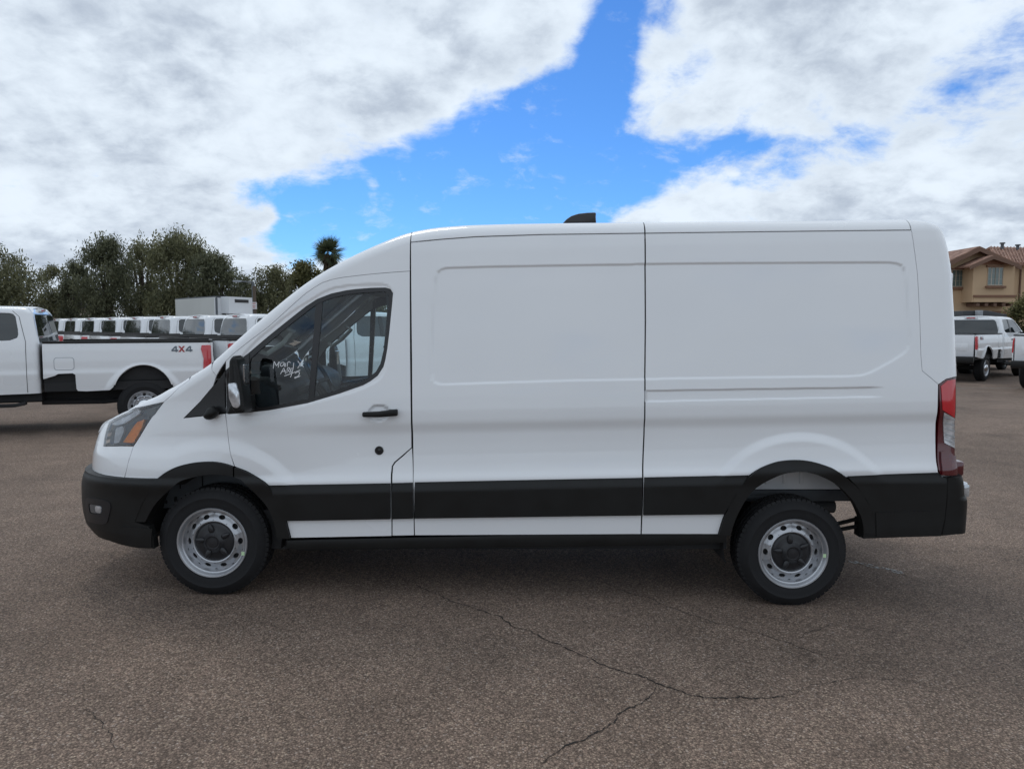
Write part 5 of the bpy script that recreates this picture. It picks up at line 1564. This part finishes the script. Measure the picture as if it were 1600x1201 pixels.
# ------------------------------------------------------------------ the tan house
def build_house():
    STUC = mat('tan_stucco', (.52, .37, .23), .9, var=.06, vscale=1.2, bump=.25, bscale=25)
    TRIM = mat('brown_trim', (.20, .105, .065), .8, var=.1, vscale=3)
    FASC = mat('fascia_brown', (.17, .10, .07), .8)
    TILE = bpy.data.materials.new('roof_tiles'); TILE.use_nodes = True
    nt = TILE.node_tree; b = nt.nodes['Principled BSDF']; b.inputs['Roughness'].default_value = .85
    tc = nt.nodes.new('ShaderNodeTexCoord'); n = nt.nodes.new('ShaderNodeTexNoise'); n.inputs['Scale'].default_value = 3.5; n.inputs['Detail'].default_value = 6
    nt.links.new(tc.outputs['Object'], n.inputs['Vector'])
    cr = nt.nodes.new('ShaderNodeValToRGB'); cr.color_ramp.elements[0].color = (.15, .075, .052, 1); cr.color_ramp.elements[1].color = (.37, .22, .16, 1)
    cr.color_ramp.elements[0].position = .32; cr.color_ramp.elements[1].position = .68
    nt.links.new(n.outputs['Fac'], cr.inputs[0]); nt.links.new(cr.outputs[0], b.inputs['Base Color'])
    SHUT = mat('shutter_brown', (.155, .095, .065), .8); WF = mat('window_frame_tan', (.50, .43, .34), .6); PANE = mat('house_pane', (.10, .14, .13), .05, spec=.9)
    Y = 46.0
    H = empty('stucco_house', (at(1560, 500, Y)[0], Y, 0)); tag(H, 'two-storey tan stucco house with brown tile roof behind the right pickups', 'house')
    g = lambda px, py, y=Y: at(px, py, y)

    def bx(name, px0, py0, px1, py1, y0, y1, m, ref=None, par=H):
        a, b_ = g(px0, py1, ref or y0), g(px1, py0, ref or y0)
        q = MB(); q.box((a[0], y0, a[2]), (b_[0], y1, b_[2])); return q.build(name, m, par)
    ev = g(1486, 408)[2]; xl = g(1450, 408)[0]; xr = g(1720, 408)[0]
    # main wall with gable
    ap = g(1532, 386); gl_, gr_ = g(1470, 414), g(1594, 414)
    q = MB(); q.prism([(xl, 0), (xr, 0), (xr, ev - .2), (gr_[0], ev - .2), (ap[0], ap[2] - .15), (gl_[0], ev - .2), (xl, ev - .2)], Y, Y + 9); q.build('wall', STUC, H)
    # front gable roof and the main roof with its tile ridges
    def slab(P4, name, m, th=.14):
        V = [tuple(p) for p in P4] + [(p[0], p[1], p[2] - th) for p in P4]
        q = MB(); q.add(V, [(0, 1, 2, 3), (7, 6, 5, 4), (0, 4, 5, 1), (1, 5, 6, 2), (2, 6, 7, 3), (3, 7, 4, 0)]); return q.build(name, m, H)

    def tile_rows(p_e0, p_e1, p_r0, p_r1, n, par):
        """rounded tile courses running from eave to ridge, one mesh of small ridges"""
        q = MB()
        for k in range(n):
            t = (k + .5) / n
            a = np.array(p_e0) * (1 - t) + np.array(p_e1) * t; b_ = np.array(p_r0) * (1 - t) + np.array(p_r1) * t
            pts = [a + (b_ - a) * j / 6 + np.array([0, 0, .02 + .02 * (j % 2)]) for j in range(7)]
            q.tube(pts, .045, 5)
        o = q.build('tile_courses', TILE, par); o['kind'] = 'stuff'
    y0, y1 = Y - .7, Y + 9
    aL, aA, aR = g(1480, 409.5, y0), g(1531, 384.5, y0), g(1596, 414, y0)
    L1 = slab([(aL[0] - 1.6, y0, aL[2] - .75), (aA[0], y0, aA[2]), (aA[0], y1, aA[2]), (aL[0] - 1.6, y1, aL[2] - .75)], 'gable_roof', TILE)
    slab([(aA[0], y0, aA[2]), (aR[0], y0, aR[2]), (aR[0], y1, aR[2]), (aA[0], y1, aA[2])], 'gable_roof', TILE)
    for (pa, pb) in (((aL[0] - 1.6, aL[2] - .75), (aA[0], aA[2])), ((aA[0], aA[2]), (aR[0], aR[2]))):
        q = MB(); q.prism([(pa[0], pa[1] - .05), (pb[0], pb[1] - .05), (pb[0], pb[1] - .32), (pa[0], pa[1] - .32)], y0 - .06, y0); q.build('fascia_board', FASC, H)
    rA, rB = g(1546, 385.5, Y + 5), g(1720, 390, Y + 5)
    e0, e1 = g(1560, 411, Y - .5), g(1720, 412, Y - .5)
    mr_ = slab([tuple(e0), tuple(e1), tuple(rB), tuple(rA)], 'main_roof', TILE)
    tile_rows(e0, e1, rA, rB, 34, H)
    slab([tuple(rA), tuple(rB), (rB[0], Y + 10.5, e1[2]), (rA[0], Y + 10.5, e0[2])], 'main_roof', TILE)
    # bay with its own gable
    yb = Y - 1.1
    bl, brr = g(1521.5, 412, yb)[0], g(1586.5, 412, yb)[0]; bz0, bz1 = g(1550, 472, yb)[2], g(1550, 412, yb)[2]; ba = g(1552.5, 401, yb)
    q = MB(); q.prism([(bl, bz0), (brr, bz0), (brr, bz1), (ba[0], ba[2] - .05), (bl, bz1)], yb, Y); q.build('bay_wall', STUC, H)
    yo = yb - .45
    bL, bA, bR = g(1515.5, 415, yo), g(1552.5, 398.5, yo), g(1592.5, 412, yo)
    for pa, pb in ((bL, bA), (bA, bR)):
        slab([tuple(pa), tuple(pb), (pb[0], Y + .6, pb[2]), (pa[0], Y + .6, pa[2])], 'bay_roof', TILE, .10)
        q = MB(); q.prism([(pa[0], pa[2] - .02), (pb[0], pb[2] - .02), (pb[0], pb[2] - .24), (pa[0], pa[2] - .24)], yo - .05, yo); q.build('fascia_board', FASC, H)
    a, b_ = g(1527, 410.5, yb), g(1583, 410.5, yb)
    q = MB(); q.prism([(a[0], a[2] - .12), (b_[0], b_[2] - .12), (b_[0], b_[2]), (ba[0], ba[2] - .2), (a[0], a[2])], yb - .04, yb); q.build('gable_board', mat('gable_wood', (.26, .12, .07), .8, var=.15, vscale=4), H)
    bx('bay_band', 1520.5, 461, 1587.5, 464.5, yb - .10, Y, TRIM, yb)
    bx('bay_base', 1521, 464.5, 1587, 472, yb - .03, Y, STUC, yb)
    for k in range(5):
        px = 1527 + k * 13.5; bx('corbel', px, 473, px + 5.5, 478, yb + .1, Y, FASC, yb)
    # windows
    def window(px0, py0, px1, py1, yw):
        w = empty('window', tuple(np.array([g(px0, py0, yw)[0], yw, 0]) - base_of(H))); w.parent = H
        bx('pane', px0, py0, px1, py1, yw - .02, yw + .02, PANE, yw, w)
        bx('frame', px0 - .6, py0 - .6, px1 + .6, py0 + .5, yw - .06, yw, WF, yw, w); bx('frame', px0 - .6, py1 - .5, px1 + .6, py1 + .6, yw - .06, yw, WF, yw, w)
        m = (px0 + px1) / 2
        for c in (px0, m, px1): bx('frame', c - .55, py0 + .5, c + .55, py1 - .5, yw - .055, yw, WF, yw, w)
        bx('header', px0 - 2.5, py0 - 3.2, px1 + 2.5, py0 - .8, yw - .14, yw, TRIM, yw, w); bx('sill', px0 - 4, py1 + 1.4, px1 + 3, py1 + 4.6, yw - .18, yw, TRIM, yw, w)
        for c in (px0 + (m - px0) * .5, m + (px1 - m) * .5):
            bx('grid_bar', c - .12, py0 + .6, c + .12, py1 - .6, yw - .03, yw - .02, WF, yw, w)
        for r in (.33, .66): bx('grid_bar', px0 + .6, py0 + (py1 - py0) * r - .12, px1 - .6, py0 + (py1 - py0) * r + .12, yw - .035, yw - .021, WF, yw, w)
    window(1543, 418, 1566.5, 445.5, yb)
    window(1487.5, 422, 1510, 447.5, Y)
    sh = bx('shutter', 1512, 420, 1521.2, 449, Y - .06, Y, SHUT)
    for k in range(3): bx('shutter_batten', 1512.8 + 3 * k, 420.8, 1514.6 + 3 * k, 448.2, Y - .085, Y - .06, SHUT)
    # ground floor: band and garage doors
    bx('belt_course', 1452, 486, 1640, 488.5, Y - .08, Y, TRIM)
    gd = bx('garage_door', 1480, 491, 1524, 520, Y - .05, Y, mat('garage_red', (.16, .055, .04), .7))
    bx('garage_door', 1534, 490, 1582, 520, Y - .05, Y, mat('garage_red', (.16, .055, .04), .7))
    q = MB(); d0 = g(1591.5, 470); q.tube([(d0[0], Y - .06, 0), (d0[0], Y - .06, ev - .3)], .05, 6); q.build('downspout', FASC, H)
    for px, py in ((1566, 380), (1590, 383)):
        v = g(px, py + 6, Y + 4); q = MB(); q.tube([(v[0], Y + 4, v[2] - .3), (v[0], Y + 4, g(px, py + 1, Y + 4)[2])], .10, 8); q.tube([(v[0], Y + 4, g(px, py + 1, Y + 4)[2]), (v[0], Y + 4, g(px, py - 1, Y + 4)[2])], .17, 8); q.build('roof_vent', FRAMEG, H)
    # dark trailer between the house and the pickups
    tr = empty('utility_trailer', (at(1545, 500, 34)[0], 34, 0)); tag(tr, 'dark flat trailer with a small grey locker, right pickup roof hides its wheels', 'trailer')
    a, b_ = at(1505, 493, 34), at(1560, 493, 34)
    q = MB(); q.prism([(a[0], a[2] - .4), (b_[0] + .4, a[2] - .4), (b_[0] + .4, a[2] + .05), (a[0] + 1.1, at(1532, 485, 34)[2]), (a[0], at(1505, 485.5, 34)[2])], 34, 36.2, .03); q.build('trailer_body', mat('trailer_dark', (.03, .032, .036), .5), tr, smooth=True)
    a = at(1525, 491, 33.9); q = MB(); q.box((a[0], 33.7, a[2] - .1), (a[0] + .20, 34, a[2] + .18), .02); q.build('locker', GREYPAN, tr, smooth=True)
    q = MB(); q.box((at(1512, 492, 34)[0], 34.3, .3), (b_[0], 35.9, 1.85)); q.build('trailer_frame', UNDER, tr)
    for px in (1530, 1560):
        c = at(px, 508, 34); make_wheel('wheel', np.array([c[0], 33.95, .36]), .36, .2, .2, tr, lugs=24, holes=6, cap='truck')


build_house()

# ------------------------------------------------------------------ trees
def leaf_mat(name, c0, c1):
    M = bpy.data.materials.new(name); M.use_nodes = True
    nt = M.node_tree; b = nt.nodes['Principled BSDF']; b.inputs['Roughness'].default_value = .6; b.inputs['Specular IOR Level'].default_value = .25
    at_ = nt.nodes.new('ShaderNodeAttribute'); at_.attribute_name = 'tone'
    cr = nt.nodes.new('ShaderNodeValToRGB'); cr.color_ramp.elements[0].color = (*c0, 1); cr.color_ramp.elements[1].color = (*c1, 1)
    nt.links.new(at_.outputs['Fac'], cr.inputs[0]); nt.links.new(cr.outputs[0], b.inputs['Base Color'])
    tl = nt.nodes.new('ShaderNodeBsdfTranslucent'); nt.links.new(cr.outputs[0], tl.inputs[0])
    mx = nt.nodes.new('ShaderNodeMixShader'); mx.inputs[0].default_value = .38
    out = nt.nodes['Material Output']
    nt.links.new(b.outputs[0], mx.inputs[1]); nt.links.new(tl.outputs[0], mx.inputs[2]); nt.links.new(mx.outputs[0], out.inputs[0])
    return M


BARK = mat('bark', (.075, .058, .045), .95, var=.3, vscale=6)
LEAFA = leaf_mat('leaves_olive', (.082, .088, .048), (.25, .245, .135))
LEAFB = leaf_mat('leaves_dark', (.068, .077, .047), (.205, .21, .125))
LEAFC = leaf_mat('leaves_yellow_green', (.075, .080, .034), (.23, .215, .095))
PALM = leaf_mat('palm_leaves', (.045, .058, .032), (.15, .17, .09))


def leaves_obj(name, P, D, Nn, ln, wd, tone, m, parent):
    """one elongated leaf per point: P centre, D direction, Nn normal-ish"""
    n = len(P)
    D = D / np.linalg.norm(D, axis=1, keepdims=True)
    S_ = np.cross(D, Nn); S_ /= np.maximum(np.linalg.norm(S_, axis=1, keepdims=True), 1e-6)
    a = P - D * ln[:, None] / 2; c = P + D * ln[:, None] / 2
    b = P + S_ * wd[:, None] / 2; d = P - S_ * wd[:, None] / 2
    V = np.stack([a, b, c, d], 1).reshape(-1, 3) - base_of(parent)
    me = bpy.data.meshes.new(name)
    me.vertices.add(4 * n); me.vertices.foreach_set('co', V.ravel())
    me.loops.add(4 * n); me.loops.foreach_set('vertex_index', np.arange(4 * n))
    me.polygons.add(n); me.polygons.foreach_set('loop_start', np.arange(n) * 4); me.polygons.foreach_set('loop_total', np.full(n, 4))
    me.update()
    at_ = me.attributes.new('tone', 'FLOAT', 'POINT'); at_.data.foreach_set('value', np.repeat(tone, 4))
    me.materials.append(m)
    o = bpy.data.objects.new(name, me); COL.objects.link(o); o.parent = parent
    return o


def tree(px0, px1, ptop, Y, seed, label, m, nleaf=9000, base=1.2, droop=.7, lobes=26, leaf=(.20, .055), name='broadleaf_tree', group='trees along the back of the lot', low=.16):
    rng = np.random.default_rng(seed); nleaf = int(nleaf * .95)
    w_ = (px1 - px0) * .06; x0, x1 = at(px0 - w_, 500, Y)[0], at(px1 + w_, 500, Y)[0]; zt = at((px0 + px1) / 2, ptop, Y)[2]
    cx = (x0 + x1) / 2; rx = (x1 - x0) / 2
    T = empty(name, (cx, Y, 0)); tag(T, label, 'tree', group)
    # lobes of the crown
    C = []; Rr = []
    zc = zt * (low + 1) / 2; rz_ = zt * (1 - low) / 2
    lean = rng.uniform(-.12, .12) * rx
    for k in range(lobes * 2):
        h = rng.uniform(-1, 1)
        ext = max(.12, (1 - abs(h) ** 2.4)) ** .5
        a = rng.uniform(0, 2 * math.pi); r = rng.uniform(.15, 1) ** .5
        r_l = min(rx * rng.uniform(.16, .34), 1.7)
        top = rng.uniform(.86, 1.0)
        x = cx + lean * (h + .3) + math.cos(a) * r * ext * max(rx - r_l * .5, .2); y = Y + math.sin(a) * r * ext * rx * .7
        z = zc + h * (rz_ * top - r_l * .8)
        C.append((x, y, max(z, r_l * .7 + .2))); Rr.append(r_l)
    C = np.array(C); Rr = np.array(Rr)
    k = rng.choice(len(C), nleaf, p=Rr ** 2 / (Rr ** 2).sum())
    d = rng.normal(size=(nleaf, 3)); d /= np.linalg.norm(d, axis=1, keepdims=True)
    rad = rng.uniform(.15, 1, nleaf) ** .5
    # twig clusters: leaves gather round points inside each lobe
    nt_ = nleaf // 16
    kt = rng.choice(len(C), nt_, p=Rr ** 2 / (Rr ** 2).sum())
    dt = rng.normal(size=(nt_, 3)); dt /= np.linalg.norm(dt, axis=1, keepdims=True)
    tw = C[kt] + dt * (Rr[kt] * rng.uniform(.15, 1.25, nt_) ** .7)[:, None] * np.array([1, 1, .95])
    i = rng.integers(0, nt_, nleaf)
    hang = rng.uniform(0, 1, nleaf)
    P = tw[i] + rng.normal(size=(nleaf, 3)) * np.array([.17, .17, .13]) * (rx / 3.0) ** .3
    P[:, 2] -= hang * droop * .9
    P[:, 2] = np.maximum(P[:, 2], .15)
    D = rng.normal(size=(nleaf, 3)) * .8; D[:, 2] -= droop * 1.6
    Nn = rng.normal(size=(nleaf, 3))
    tone = np.clip(.5 + .28 * rng.normal(size=nt_)[i] + .15 * rng.normal(size=nleaf), 0, 1)
    ln = leaf[0] * rng.uniform(.7, 1.35, nleaf); wd = leaf[1] * rng.uniform(.8, 1.5, nleaf)
    leaves_obj('crown', P, D, Nn, ln, wd, tone, m, T)
    q = MB()
    th = zt * .26
    q.tube([(cx, Y, -.1), (cx + rng.uniform(-.1, .1), Y, th * .5), (cx + rng.uniform(-.2, .2), Y, th)], [.055 * zt * .55 + .05, .045 * zt * .5 + .04, .035 * zt * .5 + .03], 9)
    for j in range(len(C)):
        if j % 4 == 0:
            mid = np.array([cx, Y, th]) * .45 + C[j] * .55 + np.array([0, 0, .15 * zt * rng.uniform(0, .6)])
            q.tube([(cx, Y, th * .85), tuple(mid), tuple(C[j])], [.035 * zt * .35, .028 * zt * .25, .02], 6)
    q.build('trunk', BARK, T, smooth=True)
    return T


tree(-70, 62, 378, 41, 1, 'big dark tree filling the left edge of the picture', LEAFA, 19000, lobes=34)
tree(-330, -90, 372, 44, 14, 'broad tree just beyond the left edge of the picture', LEAFA, 17000, lobes=34)
tree(-640, -300, 376, 46, 15, 'broad tree well beyond the left edge, mirrored in the row of rear windows', LEAFB, 17000, lobes=34)
tree(66, 120, 402, 50, 2, 'thin leafy tree between the left edge tree and the tall clump', LEAFA, 9000, lobes=18)
tree(96, 150, 398, 47, 3, 'narrow grey-green tree left of the tall clump', LEAFB, 9000, lobes=18)
tree(122, 215, 360, 45, 4, 'drooping tree forming the left part of the tall clump', LEAFB, 18000, lobes=34, droop=.9)
tree(190, 262, 356, 48, 5, 'loose airy tree in the middle of the tall clump', LEAFA, 12000, lobes=26)
tree(226, 328, 347, 44, 6, 'tallest tree of the clump, above the white box truck', LEAFA, 21000, lobes=38, droop=.9)
tree(300, 378, 382, 43, 7, 'round dark tree right of the tallest one, behind the box truck', LEAFB, 15000, lobes=28)
tree(352, 412, 420, 52, 8, 'low tree behind the notice sign', LEAFB, 9000, lobes=18)
tree(394, 452, 400, 44, 9, 'upright green tree left of the palm', LEAFA, 12000, lobes=26)
tree(436, 506, 402, 46, 10, 'yellow-green tree just below the palm, at the van roof', LEAFC, 13000, lobes=28, droop=.3, leaf=(.17, .08))
tree(490, 600, 420, 48, 11, 'yellow-green tree behind the van windscreen, right of the palm trunk', LEAFC, 12000, lobes=28, droop=.3, leaf=(.17, .08))
tree(585, 720, 436, 47, 12, 'dark tree behind the van, seen through the driver window', LEAFB, 12000, lobes=28)
tree(1580, 1650, 452, 36, 13, 'small bright green tree at the right edge beside the house', LEAFC, 8000, lobes=20, droop=.2, leaf=(.15, .07), group='trees by the house')


def palm():
    rng = np.random.default_rng(21)
    Y = 55.0
    c = at(515, 395, Y)
    T = empty('palm_tree', (c[0], Y, 0)); tag(T, 'fan palm rising above the trees, left of the van roof', 'tree')
    q = MB(); q.tube([(c[0] + .1, Y, 0), (c[0] + .05, Y, c[2] * .5), (c[0], Y, c[2] - .2)], [.32, .26, .24], 10)
    q.build('trunk', BARK, T, smooth=True)
    Ps, Ds, Ns, Ln, Wd, To = [], [], [], [], [], []
    for k in range(34):
        el = math.radians(rng.uniform(-55, 88)); a = rng.uniform(0, 2 * math.pi)
        d = np.array([math.cos(el) * math.cos(a), math.cos(el) * math.sin(a), math.sin(el)])
        stem = rng.uniform(.12, .40)
        o = c + d * stem
        side = np.cross(d, rng.normal(size=3)); side /= np.linalg.norm(side)
        tone = rng.uniform(.1, .9)
        for j in range(22):
            f = math.radians(-42 + 84 * j / 21)
            dd = d * math.cos(f) + side * math.sin(f); dd[2] -= .15 + .1 * rng.random()
            L_ = rng.uniform(.85, 1.35) * (1 - .28 * abs(f))
            Ps.append(o + dd * L_ / 2); Ds.append(dd); Ns.append(np.cross(d, side) + rng.normal(size=3) * .3); Ln.append(L_); Wd.append(.05); To.append(np.clip(tone + rng.normal() * .15, 0, 1))
    leaves_obj('crown', np.array(Ps), np.array(Ds), np.array(Ns), np.array(Ln), np.array(Wd), np.array(To), PALM, T)
    # skirt of dead fronds
    n = 700; a = rng.uniform(0, 2 * math.pi, n)
    P = c + np.stack([np.cos(a) * rng.uniform(.2, .5, n), np.sin(a) * rng.uniform(.2, .5, n), -rng.uniform(.3, 1.7, n)], 1)
    D = np.stack([np.cos(a) * .3, np.sin(a) * .3, -np.ones(n)], 1)
    leaves_obj('dead_fronds', P, D, rng.normal(size=(n, 3)), np.full(n, .7), np.full(n, .06), rng.random(n), leaf_mat('dead_fronds', (.07, .05, .03), (.16, .12, .07)), T)


palm()
